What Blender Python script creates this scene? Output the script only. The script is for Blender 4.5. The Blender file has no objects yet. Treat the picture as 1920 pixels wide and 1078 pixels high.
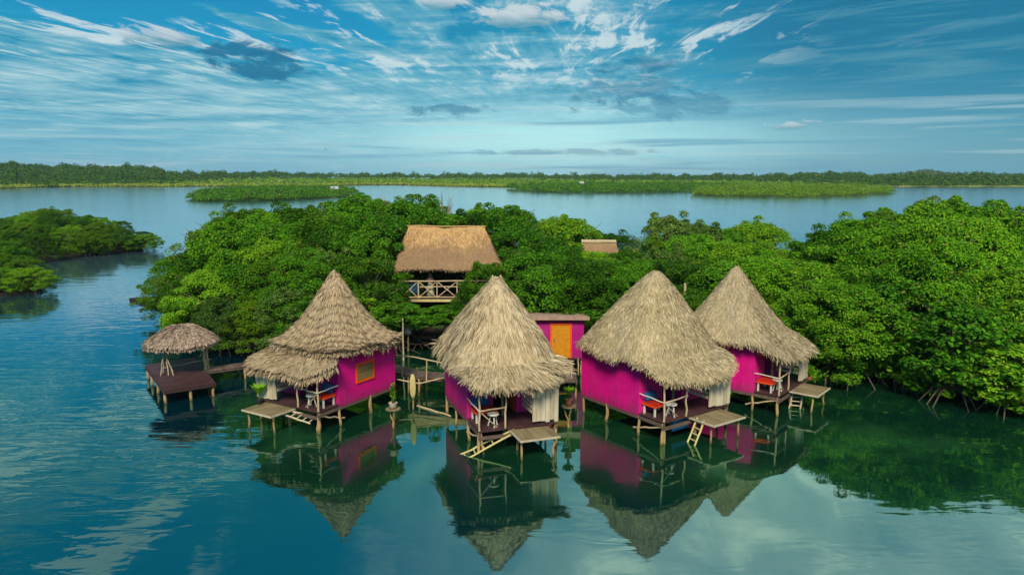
import bpy, math, random
import numpy as np
rad = math.radians
S = bpy.context.scene
COL = S.collection
rnd = random.Random(7)

# ------------------------------------------------------------------ camera
F, H = 1371.0, 11.0
PITCH = math.atan(214 / F)
CP, SP = math.cos(PITCH), math.sin(PITCH)

def ray(u, v):
    x = (u - 960) / F; y = (539 - v) / F
    return (x, CP + y * SP, -SP + y * CP)
def az(u, v, z):                       # the point at height z seen at photo pixel u, v
    d = ray(u, v); t = (z - H) / d[2]
    return (d[0] * t, d[1] * t, z)
def ay(u, v, Y):                       # the point at distance Y seen at photo pixel u, v
    d = ray(u, v); t = Y / d[1]
    return (d[0] * t, Y, H + d[2] * t)

cam = bpy.data.objects.new('camera', bpy.data.cameras.new('camera'))
COL.objects.link(cam)
cam.location = (0, 0, H)
cam.rotation_euler = (math.pi / 2 - PITCH, 0, 0)
cam.data.sensor_width = 36
cam.data.lens = 36 * F / 1920
cam.data.clip_start = 0.5
cam.data.clip_end = 12000
S.camera = cam

# ------------------------------------------------------------------ node helpers
def node(nt, typ, ins=None, **props):
    n = nt.nodes.new(typ)
    for k, v in props.items(): setattr(n, k, v)
    for k, v in (ins or {}).items():
        s = n.inputs[k]
        if isinstance(v, bpy.types.NodeSocket): nt.links.new(v, s)
        else: s.default_value = v
    return n
class NT:
    def __init__(s, nt): s.nt = nt
    def n(s, typ, ins=None, **p): return node(s.nt, typ, ins, **p)
    def m(s, op, a, b=0.0, c=0.0, clamp=False):
        n = s.n('ShaderNodeMath', {0: a, 1: b, 2: c}, operation=op); n.use_clamp = clamp
        return n.outputs[0]
    def xyz(s, v):
        n = s.n('ShaderNodeSeparateXYZ', {0: v}); return n.outputs
    def vec(s, x, y, z=0.0): return s.n('ShaderNodeCombineXYZ', {0: x, 1: y, 2: z}).outputs[0]
    def mix(s, f, a, b, blend='MIX'):
        n = s.n('ShaderNodeMix', data_type='RGBA', blend_type=blend)
        for i, v in ((0, f), (6, a), (7, b)):
            k = n.inputs[i]
            if isinstance(v, bpy.types.NodeSocket): s.nt.links.new(v, k)
            else: k.default_value = v if i == 0 else (tuple(v) + (1,))[:4]
        return n.outputs[2]
    def ss(s, x, a, b, lo=0.0, hi=1.0):
        return s.n('ShaderNodeMapRange', {0: x, 1: a, 2: b, 3: lo, 4: hi}, interpolation_type='SMOOTHSTEP').outputs[0]
    def lin(s, x, a, b, lo=0.0, hi=1.0):
        return s.n('ShaderNodeMapRange', {0: x, 1: a, 2: b, 3: lo, 4: hi}).outputs[0]
    def noise(s, v, scale=1.0, detail=4.0, rough=0.55, dist=0.0):
        return s.n('ShaderNodeTexNoise', {'Vector': v, 'Scale': scale, 'Detail': detail, 'Roughness': rough, 'Distortion': dist}).outputs[0]
    def ramp(s, f, stops):
        n = s.n('ShaderNodeValToRGB', {0: f}); e = n.color_ramp.elements
        while len(e) < len(stops): e.new(0.5)
        for k, (p, c) in zip(e, stops): k.position = p; k.color = tuple(c) + (1,)
        return n.outputs[0]
    def gauss(s, x, y, cx, cy, sx, sy):
        a = s.m('DIVIDE', s.m('SUBTRACT', x, cx), sx); b = s.m('DIVIDE', s.m('SUBTRACT', y, cy), sy)
        r = s.m('ADD', s.m('MULTIPLY', a, a), s.m('MULTIPLY', b, b))
        return s.m('EXPONENT', s.m('MULTIPLY', r, -0.5))

def material(name):
    m = bpy.data.materials.new(name); m.use_nodes = True
    nt = m.node_tree; nt.nodes.clear()
    t = NT(nt)
    t.out = t.n('ShaderNodeOutputMaterial')
    return m, t
def finish(t, sh): t.nt.links.new(sh, t.out.inputs[0])
def principled(t, color, rough=0.8, normal=None, spec=0.3, **kw):
    ins = {'Base Color': color if isinstance(color, bpy.types.NodeSocket) else (tuple(color) + (1,))[:4], 'Roughness': rough, 'Specular IOR Level': spec}
    if normal is not None: ins['Normal'] = normal
    ins.update(kw)
    return t.n('ShaderNodeBsdfPrincipled', ins).outputs[0]

# ------------------------------------------------------------------ materials
def wood_mat(name, dark, light, scale=6.0, rough=0.8, stretch=(1, 1, 0.15)):
    m, t = material(name)
    co = t.n('ShaderNodeTexCoord').outputs['Object']
    mp = t.n('ShaderNodeMapping', {'Vector': co, 'Scale': stretch}).outputs[0]
    n1 = t.noise(mp, scale, 6, 0.65, 0.5)
    n2 = t.noise(co, 1.7, 3)
    isl = t.n('ShaderNodeNewGeometry').outputs['Random Per Island']
    f = t.m('ADD', t.m('MULTIPLY', n1, 0.7), t.m('ADD', t.m('MULTIPLY', n2, 0.35), t.m('MULTIPLY', t.m('SUBTRACT', isl, 0.5), 0.25)))
    c = t.ramp(f, [(0.3, dark), (0.75, light)])
    if name == 'stilt_wood':
        wet = t.ss(t.m('ADD', t.xyz(co)[2], t.m('MULTIPLY', t.m('SUBTRACT', n2, 0.5), 0.3)), -0.12, 0.06, 1, 0)
        c = t.mix(t.m('MULTIPLY', wet, 0.7), c, (0.05, 0.05, 0.02))
    b = t.n('ShaderNodeBump', {'Height': n1, 'Strength': 0.4, 'Distance': 0.02}).outputs[0]
    finish(t, principled(t, c, rough, b))
    return m
def plain_mat(name, c, rough=0.6, vary=0.15, spec=0.3):
    m, t = material(name)
    co = t.n('ShaderNodeTexCoord').outputs['Object']
    n = t.noise(co, 5.0, 5)
    lo = tuple(x * (1 - vary) for x in c); hi = tuple(min(1, x * (1 + vary)) for x in c)
    finish(t, principled(t, t.ramp(n, [(0.3, lo), (0.7, hi)]), rough, None, spec))
    return m
def wall_mat(name, c, plank=0.0):
    m, t = material(name)
    co = t.n('ShaderNodeTexCoord').outputs['Object']
    x, y, z = t.xyz(co)
    n = t.noise(t.vec(t.m('MULTIPLY', x, 0.6), t.m('MULTIPLY', y, 0.6), t.m('MULTIPLY', z, 1.6)), 2.2, 5, 0.6)
    streak = t.noise(t.vec(t.m('MULTIPLY', x, 7), t.m('MULTIPLY', y, 7), t.m('MULTIPLY', z, 0.5)), 1.0, 4)
    f = t.m('ADD', t.m('MULTIPLY', n, 0.6), t.m('MULTIPLY', streak, 0.4))
    col = t.ramp(f, [(0.3, tuple(k * 0.8 for k in c)), (0.55, c), (0.75, tuple(min(1, k * 1.12) for k in c))])
    seam = t.m('FRACT', t.m('MULTIPLY', t.m('ADD', x, y), 0.82))
    col = t.mix(t.m('MULTIPLY', t.ss(t.m('ABSOLUTE', t.m('SUBTRACT', seam, 0.5)), 0.488, 0.496), 0.45), col, tuple(k * 0.3 for k in c))
    damp = t.ss(t.m('ADD', z, t.m('MULTIPLY', t.m('SUBTRACT', streak, 0.5), 1.1)), 0.78, 1.25, 1, 0)
    col = t.mix(t.m('MULTIPLY', damp, 0.5), col, (0.17, 0.03, 0.07))
    fade = t.ss(t.noise(co, 0.8, 4), 0.5, 0.75)
    col = t.mix(t.m('MULTIPLY', fade, 0.22), col, (0.66, 0.10, 0.30))
    fr = t.m('FRACT', t.m('MULTIPLY', z, 6.0))
    groove = t.ss(t.m('ABSOLUTE', t.m('SUBTRACT', fr, 0.5)), 0.42, 0.5, 1, 0)
    hgt = t.m('ADD', t.m('MULTIPLY', groove, plank), t.m('MULTIPLY', streak, 0.1))
    b = t.n('ShaderNodeBump', {'Height': hgt, 'Strength': 0.6, 'Distance': 0.02}).outputs[0]
    finish(t, principled(t, col, 0.55, b))
    return m
def thatch_mat(name, stops, moss=(0.16, 0.17, 0.05), moss_amt=0.35, old=None):
    m, t = material(name)
    g = t.n('ShaderNodeNewGeometry')
    co = t.n('ShaderNodeTexCoord').outputs['Object']
    isl = g.outputs['Random Per Island']
    n = t.noise(co, 0.9, 5, 0.6)
    n2 = t.noise(co, 14.0, 3, 0.6)
    f = t.m('ADD', t.m('MULTIPLY', isl, 0.6), t.m('ADD', t.m('MULTIPLY', n, 0.45), t.m('MULTIPLY', t.m('SUBTRACT', n2, 0.5), 0.35)))
    c = t.ramp(f, stops)
    c = t.mix(t.m('MULTIPLY', t.ss(t.noise(co, 1.6, 5, 0.65), 0.55, 0.75), moss_amt), c, moss)
    streak = t.noise(t.n('ShaderNodeMapping', {'Vector': co, 'Scale': (3.2, 3.2, 0.5)}).outputs[0], 1.0, 5, 0.6)   # weathering runs
    c = t.mix(t.m('MULTIPLY', t.ss(streak, 0.52, 0.72), 0.35), c, tuple(k * 0.45 for k in stops[1][1]))
    c = t.mix(t.m('MULTIPLY', t.ss(t.noise(co, 0.75, 5, 0.6), 0.52, 0.7), 0.2), c, (0.36, 0.33, 0.29))              # greyed patches
    if old:                                                                                                            # older, browner straw in the lower courses
        zc = t.xyz(co)[2]
        c = t.mix(t.m('MULTIPLY', t.ss(t.m('ADD', zc, t.m('MULTIPLY', t.m('SUBTRACT', n, 0.5), 2.2)), old[0], old[1], 1, 0), 0.75), c, old[2])
    finish(t, principled(t, c, 0.9, None, 0.1))
    return m
def leaf_mat(name, stops, transl=0.3, objvar=0.5, rough=0.5):
    m, t = material(name)
    isl = t.n('ShaderNodeNewGeometry').outputs['Random Per Island']
    oi = t.n('ShaderNodeObjectInfo').outputs['Random']
    co = t.n('ShaderNodeTexCoord').outputs['Object']
    n = t.noise(co, 1.1, 3)
    f = t.m('ADD', t.m('MULTIPLY', isl, 0.5), t.m('ADD', t.m('MULTIPLY', n, 0.4), t.m('MULTIPLY', t.m('SUBTRACT', oi, 0.35), objvar)))
    c = t.ramp(f, stops)
    c = t.mix(t.ss(isl, 0.985, 0.99), c, (0.30, 0.20, 0.05))
    d = principled(t, c, 0.7, None, 0.08)
    tr = t.n('ShaderNodeBsdfTranslucent', {'Color': t.mix(0.5, c, (0.12, 0.26, 0.01))}).outputs[0]
    finish(t, t.n('ShaderNodeMixShader', {0: transl, 1: d, 2: tr}).outputs[0])
    return m

MAGENTA = (0.78, 0.005, 0.25)
M = {}
M['magenta'] = wall_mat('magenta_paint', MAGENTA, 0.25)
M['magenta_plank'] = wall_mat('magenta_planks', (0.43, 0.006, 0.19), 1.0)
M['orange'] = plain_mat('orange_paint', (0.90, 0.105, 0.008), 0.5)
M['yellow_door'] = plain_mat('amber_paint', (0.62, 0.25, 0.012), 0.5)
M['red'] = plain_mat('red_cushion', (0.62, 0.03, 0.012), 0.7)
M['bamboo'] = wood_mat('peeled_pole', (0.34, 0.24, 0.12), (0.68, 0.55, 0.36))
M['stilt'] = wood_mat('stilt_wood', (0.24, 0.14, 0.05), (0.60, 0.42, 0.19), 5)
M['plank_pale'] = wood_mat('pale_planks', (0.36, 0.29, 0.18), (0.72, 0.62, 0.44), 8)
M['deck_dark'] = wood_mat('dark_deck', (0.028, 0.012, 0.012), (0.075, 0.035, 0.03), 5, 0.6, (1, 0.15, 1))
M['deck_maroon'] = wood_mat('maroon_deck', (0.045, 0.018, 0.02), (0.095, 0.045, 0.045), 4, 0.55, (1, 0.2, 1))
M['landing'] = wood_mat('weathered_deck', (0.13, 0.095, 0.045), (0.30, 0.24, 0.13), 5, 0.8, (1, 0.2, 1))
M['walk'] = wood_mat('walkway_wood', (0.07, 0.045, 0.035), (0.19, 0.13, 0.10), 5, 0.8, (1, 1, 1))
M['white_wood'] = wood_mat('whitewashed_wood', (0.55, 0.5, 0.4), (0.8, 0.76, 0.66), 6)
M['bark'] = wood_mat('bark', (0.07, 0.052, 0.038), (0.20, 0.16, 0.125), 8)
M['bare'] = wood_mat('bare_branch', (0.26, 0.22, 0.19), (0.5, 0.45, 0.40), 8)
M['blue'] = plain_mat('blue_fabric', (0.02, 0.10, 0.24), 0.8)
M['blue_panel'] = plain_mat('blue_panel', (0.03, 0.22, 0.45), 0.5)
M['terracotta'] = plain_mat('clay_pot', (0.36, 0.12, 0.06), 0.7)
M['red_pot'] = plain_mat('red_pot', (0.55, 0.015, 0.02), 0.4)
M['white_pot'] = plain_mat('pale_pot', (0.55, 0.46, 0.34), 0.6)
M['grey_plastic'] = plain_mat('grey_plastic', (0.42, 0.45, 0.44), 0.5)
M['screen_dark'] = wood_mat('rattan_blind', (0.16, 0.12, 0.03), (0.38, 0.29, 0.10), 30, 0.8, (1, 1, 4))
M['tin'] = wood_mat('roof_sheet', (0.30, 0.17, 0.12), (0.50, 0.34, 0.25), 3)
M['hide'] = plain_mat('dark_cloth', (0.03, 0.025, 0.025), 0.8)
T_ = [(0.15, (0.13, 0.095, 0.055)), (0.45, (0.31, 0.24, 0.15)), (0.8, (0.52, 0.43, 0.30))]
M['thatch1'] = thatch_mat('thatch_brown', [(0.1, (0.20, 0.14, 0.08)), (0.5, (0.40, 0.295, 0.175)), (0.85, (0.54, 0.42, 0.26))], moss_amt=0.1)
M['thatch2'] = thatch_mat('thatch_straw', [(0.1, (0.25, 0.18, 0.095)), (0.5, (0.51, 0.40, 0.235)), (0.85, (0.70, 0.58, 0.38))], moss_amt=0.25)
M['thatch3'] = thatch_mat('thatch_pale', [(0.1, (0.22, 0.165, 0.085)), (0.5, (0.46, 0.365, 0.205)), (0.85, (0.68, 0.56, 0.345))], moss_amt=0.3)
M['thatch4'] = thatch_mat('thatch_grey', [(0.1, (0.20, 0.15, 0.08)), (0.5, (0.42, 0.335, 0.195)), (0.85, (0.60, 0.50, 0.32))], moss_amt=0.15)
M['thatch5'] = thatch_mat('thatch_ginger', [(0.15, (0.22, 0.12, 0.05)), (0.5, (0.47, 0.275, 0.115)), (0.85, (0.66, 0.43, 0.20))], moss=(0.2, 0.16, 0.06), moss_amt=0.3, old=(5.5, 6.5, (0.255, 0.165, 0.10)))
M['thatch6'] = thatch_mat('thatch_dock', [(0.1, (0.15, 0.10, 0.075)), (0.5, (0.33, 0.24, 0.175)), (0.85, (0.50, 0.38, 0.29))], moss_amt=0.1)
G = lambda k, g=1.0: [(0.12, (0.020 * k, 0.088 * k, 0.005 * k)), (0.42, (0.072 * k, 0.240 * k * g, 0.009 * k)), (0.68, (0.150 * k, 0.37 * k * g, 0.012 * k)), (0.95, (0.30 * k, 0.48 * k * g, 0.018 * k))]
M['leaf_a'] = leaf_mat('mangrove_leaf', G(1.0))
M['leaf_b'] = leaf_mat('mangrove_leaf_bright', G(1.2))
M['leaf_c'] = leaf_mat('mangrove_leaf_dark', G(0.62))
M['leaf_d'] = leaf_mat('grey_green_leaf', [(0.12, (0.03, 0.08, 0.012)), (0.45, (0.095, 0.20, 0.03)), (0.75, (0.18, 0.30, 0.05)), (0.95, (0.30, 0.40, 0.08))])
M['leaf_far'] = leaf_mat('distant_leaf', G(0.5), 0.12, 0.0, 0.8)
M['leaf_isle'] = leaf_mat('islet_leaf', G(0.85), 0.15, 0.0, 0.7)
M['leaf_isle2'] = leaf_mat('islet_leaf_bright', [(0.12, (0.06, 0.15, 0.01)), (0.5, (0.18, 0.34, 0.015)), (0.9, (0.36, 0.50, 0.03))], 0.2, 0.0, 0.7)
M['reed'] = leaf_mat('reed_leaf', [(0.2, (0.20, 0.28, 0.03)), (0.6, (0.40, 0.48, 0.05)), (0.9, (0.55, 0.55, 0.10))], 0.2, 0.0, 0.8)
M['lime'] = leaf_mat('young_leaf', [(0.2, (0.10, 0.32, 0.01)), (0.7, (0.26, 0.55, 0.02))], 0.3, 0.0)
M['yellow_pole'] = wood_mat('yellow_board', (0.45, 0.36, 0.12), (0.72, 0.62, 0.30), 4)

# ------------------------------------------------------------------ mesh helpers
def mesh_np(name, V, Q):
    """mesh from an (n,3) vertex array and (m,4) quad array"""
    me = bpy.data.meshes.new(name)
    V = np.asarray(V, np.float32); Q = np.asarray(Q, np.int32)
    me.vertices.add(len(V)); me.vertices.foreach_set('co', V.ravel())
    me.loops.add(Q.size); me.loops.foreach_set('vertex_index', Q.ravel())
    me.polygons.add(len(Q)); me.polygons.foreach_set('loop_start', np.arange(0, Q.size, 4, dtype=np.int32))
    me.update(calc_edges=True)
    return me
def link(name, data, mat=None, parent=None):
    o = bpy.data.objects.new(name, data); COL.objects.link(o)
    if mat is not None: o.data.materials.append(mat)
    if parent is not None: o.parent = parent
    return o
def tag(o, label=None, cat=None, group=None, kind=None):
    if label: o['label'] = label
    if cat: o['category'] = cat
    if group: o['group'] = group
    if kind: o['kind'] = kind
    return o
def thing(name, label, cat, loc=(0, 0, 0), rz=0.0, group=None):
    o = bpy.data.objects.new(name, None); COL.objects.link(o)
    o.empty_display_size = 0.2
    o.location = loc; o.rotation_euler = (0, 0, rz)
    return tag(o, label, cat, group)
class MB:
    def __init__(s): s.v = []; s.f = []
    def add(s, vs, fs):
        b = len(s.v); s.v += [tuple(v) for v in vs]; s.f += [tuple(b + i for i in f) for f in fs]
        return s
    def box(s, x0, x1, y0, y1, z0, z1):
        x0, x1 = min(x0, x1), max(x0, x1); y0, y1 = min(y0, y1), max(y0, y1)
        vs = [(x, y, z) for z in (z0, z1) for y in (y0, y1) for x in (x0, x1)]
        return s.add(vs, [(0, 2, 3, 1), (4, 5, 7, 6), (0, 1, 5, 4), (2, 6, 7, 3), (0, 4, 6, 2), (1, 3, 7, 5)])
    def slab(s, poly, z0, z1):
        """poly: counter-clockwise xy points"""
        n = len(poly)
        vs = [(p[0], p[1], z0) for p in poly] + [(p[0], p[1], z1) for p in poly]
        fs = [tuple(range(n - 1, -1, -1)), tuple(range(n, 2 * n))] + [(i, (i + 1) % n, n + (i + 1) % n, n + i) for i in range(n)]
        return s.add(vs, fs)
    def bar(s, a, b, w, h):
        """rectangular bar from a to b"""
        a = np.array(a, float); b = np.array(b, float); d = (b - a) / np.linalg.norm(b - a)
        up = np.array((0, 0, 1.0)) if abs(d[2]) < 0.9 else np.array((0, 1.0, 0))
        sx = np.cross(d, up); sx /= np.linalg.norm(sx); uz = np.cross(sx, d)
        vs = [p + sx * i * w / 2 + uz * j * h / 2 for p in (a, b) for i, j in ((-1, -1), (1, -1), (1, 1), (-1, 1))]
        return s.add(vs, [(3, 2, 1, 0), (4, 5, 6, 7)] + [(i, (i + 1) % 4, 4 + (i + 1) % 4, 4 + i) for i in range(4)])
    def tube(s, pts, r, n=7, wob=0.0):
        pts = [np.array(p, float) for p in pts]
        rs = r if isinstance(r, (list, tuple)) else [r] * len(pts)
        b = len(s.v); prev = None
        for i, p in enumerate(pts):
            d = pts[min(i + 1, len(pts) - 1)] - pts[max(i - 1, 0)]; d = d / np.linalg.norm(d)
            ref = np.array((1.0, 0, 0)) if abs(d[0]) < 0.8 else np.array((0, 1.0, 0))
            if prev is not None: ref = prev
            a = ref - d * np.dot(ref, d); a /= np.linalg.norm(a); c = np.cross(d, a); prev = a
            for k in range(n):
                t = 2 * math.pi * k / n; q = rs[i] * (1 + wob * rnd.uniform(-1, 1))
                s.v.append(tuple(p + (a * math.cos(t) + c * math.sin(t)) * q))
        for i in range(len(pts) - 1):
            for k in range(n):
                k2 = (k + 1) % n
                s.f.append((b + i * n + k, b + i * n + k2, b + (i + 1) * n + k2, b + (i + 1) * n + k))
        s.f.append(tuple(b + k for k in range(n - 1, -1, -1)))
        e = b + (len(pts) - 1) * n
        s.f.append(tuple(e + k for k in range(n)))
        return s
    def pole(s, a, b, r, bend=0.02, n=7, taper=0.85, seg=5):
        """a slightly crooked natural pole"""
        a = np.array(a, float); b = np.array(b, float); L = np.linalg.norm(b - a)
        pts = []; rs = []
        for i in range(seg + 1):
            t = i / seg; j = 0 if i in (0, seg) else 1
            pts.append(a + (b - a) * t + np.array([rnd.uniform(-1, 1) for _ in range(3)]) * bend * L * j)
            rs.append(r * (1 - (1 - taper) * t))
        return s.tube(pts, rs, n, 0.08)
    def lathe(s, prof, c=(0, 0, 0), n=14):
        b = len(s.v)
        for r, z in prof:
            for k in range(n):
                t = 2 * math.pi * k / n
                s.v.append((c[0] + r * math.cos(t), c[1] + r * math.sin(t), c[2] + z))
        for i in range(len(prof) - 1):
            for k in range(n):
                k2 = (k + 1) % n
                s.f.append((b + i * n + k, b + i * n + k2, b + (i + 1) * n + k2, b + (i + 1) * n + k))
        s.f.append(tuple(b + k for k in range(n - 1, -1, -1)))
        s.f.append(tuple(b + (len(prof) - 1) * n + k for k in range(n)))
        return s
    def leaf(s, base, d, L, w, fold=0.15):
        base = np.array(base, float); d = np.array(d, float); d /= np.linalg.norm(d)
        sd = np.cross(d, (0, 0, 1.0)); sd = sd / (np.linalg.norm(sd) + 1e-6)
        mid = base + d * L * 0.5 + np.array((0, 0, fold * L)); tip = base + d * L
        return s.add([base, mid + sd * w / 2, tip, mid - sd * w / 2], [(0, 1, 2, 3)])
    def build(s, name, mat, parent=None, smooth=False):
        me = bpy.data.meshes.new(name); me.from_pydata(s.v, [], s.f); me.update()
        if smooth: me.polygons.foreach_set('use_smooth', [True] * len(me.polygons))
        return link(name, me, mat, parent)

# ------------------------------------------------------------------ world
def make_world():
    w = bpy.data.worlds.new('World'); S.world = w; w.use_nodes = True
    nt = w.node_tree; nt.nodes.clear(); t = NT(nt)
    d = t.n('ShaderNodeTexCoord').outputs['Generated']
    x, y, z = t.xyz(d)
    A = t.m('MULTIPLY', t.m('ARCTAN2', x, y), 57.2958)                 # azimuth, degrees
    E = t.m('MULTIPLY', t.m('ARCSINE', t.m('MINIMUM', t.m('MAXIMUM', z, 0.0), 1.0)), 57.2958)
    sky = t.n('ShaderNodeTexSky', sky_type='NISHITA', sun_disc=False, sun_elevation=rad(SUN_EL), sun_rotation=rad(SUN_ROT),
              altitude=10.0, air_density=1.0, dust_density=0.6, ozone_density=2.5).outputs[0]
    K = 10.0                                                            # colours below are what background strength 0.1 should show
    # clear sky: teal, deeper with height, darker to the right
    base = t.ramp(t.m('DIVIDE', E, 90.0), [(0.0, (0.17, 0.44, 0.60)), (0.035, (0.15, 0.46, 0.62)), (0.08, (0.03, 0.36, 0.58)), (0.135, (0.0, 0.255, 0.50)),
                                           (0.21, (0.01, 0.32, 0.64)), (0.34, (0.0, 0.30, 0.57)), (0.46, (0.06, 0.12, 0.17)), (1.0, (0.10, 0.13, 0.16))])
    right = t.m('MULTIPLY', t.ss(A, 4.0, 24.0), t.ss(E, 16.0, 24.0, 1, 0))
    base = t.mix(t.m('MULTIPLY', right, 0.85), base, t.ramp(t.m('DIVIDE', E, 20.0), [(0.0, (0.10, 0.34, 0.47)), (0.35, (0.02, 0.17, 0.29)), (0.7, (0.004, 0.115, 0.23))]))
    # planar cloud coordinates (a layer overhead)
    zd = t.m('SUBTRACT', z, 0.022)
    iz = t.m('DIVIDE', 2.0, t.m('ADD', zd, t.m('SQRT', t.m('ADD', t.m('MULTIPLY', zd, zd), 0.0016))))
    px = t.m('MULTIPLY', x, iz); py = t.m('MULTIPLY', y, iz)
    wv = t.n('ShaderNodeTexNoise', {'Vector': t.vec(t.m('MULTIPLY', px, 0.9), t.m('MULTIPLY', py, 0.25)), 'Scale': 0.5, 'Detail': 3.0}).outputs[1]
    wx, wy, wz = t.xyz(wv)
    pxw = t.m('ADD', px, t.m('MULTIPLY', t.m('SUBTRACT', wx, 0.5), 1.3)); pyw = t.m('ADD', py, t.m('MULTIPLY', t.m('SUBTRACT', wy, 0.5), 2.5))
    # streaks running away from the viewer, slightly to the right
    c1 = t.m('ADD', t.m('MULTIPLY', pxw, 0.997), t.m('MULTIPLY', pyw, -0.07)); c2 = t.m('ADD', t.m('MULTIPLY', pxw, 0.07), t.m('MULTIPLY', pyw, 0.997))
    s1 = t.noise(t.vec(t.m('MULTIPLY', c1, 0.85), t.m('MULTIPLY', c2, 0.10), 3.3), 1.0, 9, 0.58, 0.2)
    s2 = t.noise(t.vec(t.m('MULTIPLY', c1, 3.2), t.m('MULTIPLY', c2, 0.55), 13.3), 1.0, 8, 0.62, 0.5)
    fine = t.noise(t.vec(t.m('MULTIPLY', c1, 4.5), t.m('MULTIPLY', c2, 1.5), 8.1), 1.0, 8, 0.66, 0.6)
    clump = t.noise(t.vec(t.m('MULTIPLY', A, 0.16), t.m('MULTIPLY', E, 0.52), 5.2), 1.0, 8, 0.62, 0.5)
    wave = t.noise(t.vec(t.m('ADD', t.m('MULTIPLY', A, 0.10), t.m('MULTIPLY', E, 0.12)), t.m('SUBTRACT', t.m('MULTIPLY', E, 1.1), t.m('MULTIPLY', A, 0.03)), 15.2), 1.0, 8, 0.6, 0.7)
    # where cloud gathers
    bias = t.m('MULTIPLY', t.gauss(A, E, -28, 6.3, 13, 3.4), 0.26)
    bias = t.m('ADD', bias, t.m('MULTIPLY', t.gauss(A, E, 0, 6.5, 15, 4.0), 0.22))
    bias = t.m('ADD', bias, t.m('MULTIPLY', t.gauss(A, E, 4, 12.5, 9, 2.5), 0.12))
    bias = t.m('SUBTRACT', bias, t.m('MULTIPLY', t.gauss(A, E, -25, 12.3, 7, 1.9), 0.45))
    bias = t.m('SUBTRACT', bias, t.m('MULTIPLY', t.gauss(A, E, -9, 10.3, 4.5, 1.4), 0.20))
    bias = t.m('SUBTRACT', bias, t.m('MULTIPLY', t.gauss(A, E, 31, 7.5, 11, 5), 0.14))
    bias = t.m('SUBTRACT', bias, t.m('MULTIPLY', t.gauss(A, E, -20, 24, 20, 7), 0.14))
    bias = t.m('ADD', bias, t.m('MULTIPLY', t.gauss(A, E, -32, 16, 10, 3.2), 0.26))
    dens = t.m('ADD', t.m('ADD', t.m('MULTIPLY', s1, 0.62), t.m('MULTIPLY', wave, 0.25)), t.m('ADD', t.m('MULTIPLY', fine, 0.28), bias))
    # two long cirrus banks crossing the top of the view
    def bank(k, c, w, amt, e0, e1):
        q = t.m('DIVIDE', t.m('SUBTRACT', t.m('SUBTRACT', t.m('ADD', px, t.m('MULTIPLY', t.m('SUBTRACT', wx, 0.5), 0.5)), t.m('MULTIPLY', py, k)), c), w)
        g = t.m('EXPONENT', t.m('MULTIPLY', t.m('MULTIPLY', q, q), -0.5))
        return t.m('MULTIPLY', t.m('MULTIPLY', g, t.ss(E, e0, e1)), amt)
    banks = t.m('ADD', bank(0.232, -2.1, 0.26, 0.34, 4.5, 8.0), bank(0.39, -4.05, 0.16, 0.40, 7.5, 9.5))
    dens = t.m('ADD', dens, banks)
    cov = t.ss(dens, 0.56, 0.84)
    lit = t.m('ADD', t.m('MULTIPLY', fine, 0.55), t.m('ADD', t.m('MULTIPLY', t.m('SUBTRACT', wave, 0.5), 1.0), t.m('MULTIPLY', t.m('SUBTRACT', s2, 0.5), 0.9)))
    ccol = t.ramp(lit, [(0.05, (0.03, 0.26, 0.42)), (0.30, (0.17, 0.43, 0.55)), (0.55, (0.58, 0.72, 0.75))])
    ccol = t.mix(t.m('MULTIPLY', right, 0.68), ccol, (0.04, 0.20, 0.31))
    col = t.mix(t.m('MULTIPLY', cov, 0.88), base, ccol)
    # crisp bright filaments high up, left of the middle
    fil = t.m('ADD', t.m('MULTIPLY', s2, 0.75), t.m('MULTIPLY', fine, 0.25))
    fm = t.m('MULTIPLY', t.ss(E, 5.5, 9.0), t.ss(A, 14.0, 24.0, 1, 0.12))
    col = t.mix(t.m('MULTIPLY', t.ss(fil, 0.535, 0.60), t.m('MULTIPLY', fm, t.ss(dens, 0.36, 0.56, 0.0, 0.8))), col, (0.64, 0.76, 0.79))
    rs = t.noise(t.vec(t.m('MULTIPLY', A, 0.05), t.m('SUBTRACT', t.m('MULTIPLY', E, 0.75), t.m('MULTIPLY', A, 0.03)), 31.0), 1.0, 8, 0.6, 0.8)
    rf = t.noise(t.vec(t.m('MULTIPLY', A, 0.12), t.m('MULTIPLY', E, 3.6), 33.0), 1.0, 5, 0.6, 0.4)
    rk = t.ss(t.m('ADD', t.m('MULTIPLY', rs, 0.8), t.m('MULTIPLY', rf, 0.2)), 0.44, 0.66)
    col = t.mix(t.m('MULTIPLY', rk, t.m('MULTIPLY', right, 0.7)), col, (0.12, 0.32, 0.41))
    # bright opening low in the middle
    glow = t.m('MAXIMUM', t.m('MULTIPLY', t.gauss(A, E, 3.0, 2.4, 11, 2.0), 1.25), t.m('MULTIPLY', t.gauss(A, E, -6.0, 4.5, 9, 2.0), 0.3))
    glow = t.m('MULTIPLY', glow, t.m('ADD', 0.55, t.m('MULTIPLY', clump, 0.7)))
    col = t.mix(t.m('MULTIPLY', t.gauss(A, E, 0.0, 2.0, 22, 1.4), 0.35), col, (0.42, 0.70, 0.78))
    col = t.mix(t.m('MULTIPLY', glow, 0.9, clamp=True), col, (0.50, 0.86, 0.89))
    leftlow = t.m('MULTIPLY', t.gauss(A, E, -26.0, 4.6, 12, 1.7), t.ss(wave, 0.35, 0.65, 0.0, 0.6))
    col = t.mix(leftlow, col, (0.42, 0.67, 0.73))
    # low flat bands near the horizon
    b1 = t.noise(t.vec(t.m('MULTIPLY', A, 0.055), t.m('MULTIPLY', E, 1.5), 9.0), 1.0, 6, 0.55, 0.4)
    bm = t.ss(E, 3.2, 7.5, 1, 0)
    col = t.mix(t.m('MULTIPLY', t.ss(b1, 0.50, 0.66), t.m('MULTIPLY', bm, 0.5)), col, (0.50, 0.68, 0.73))
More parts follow.
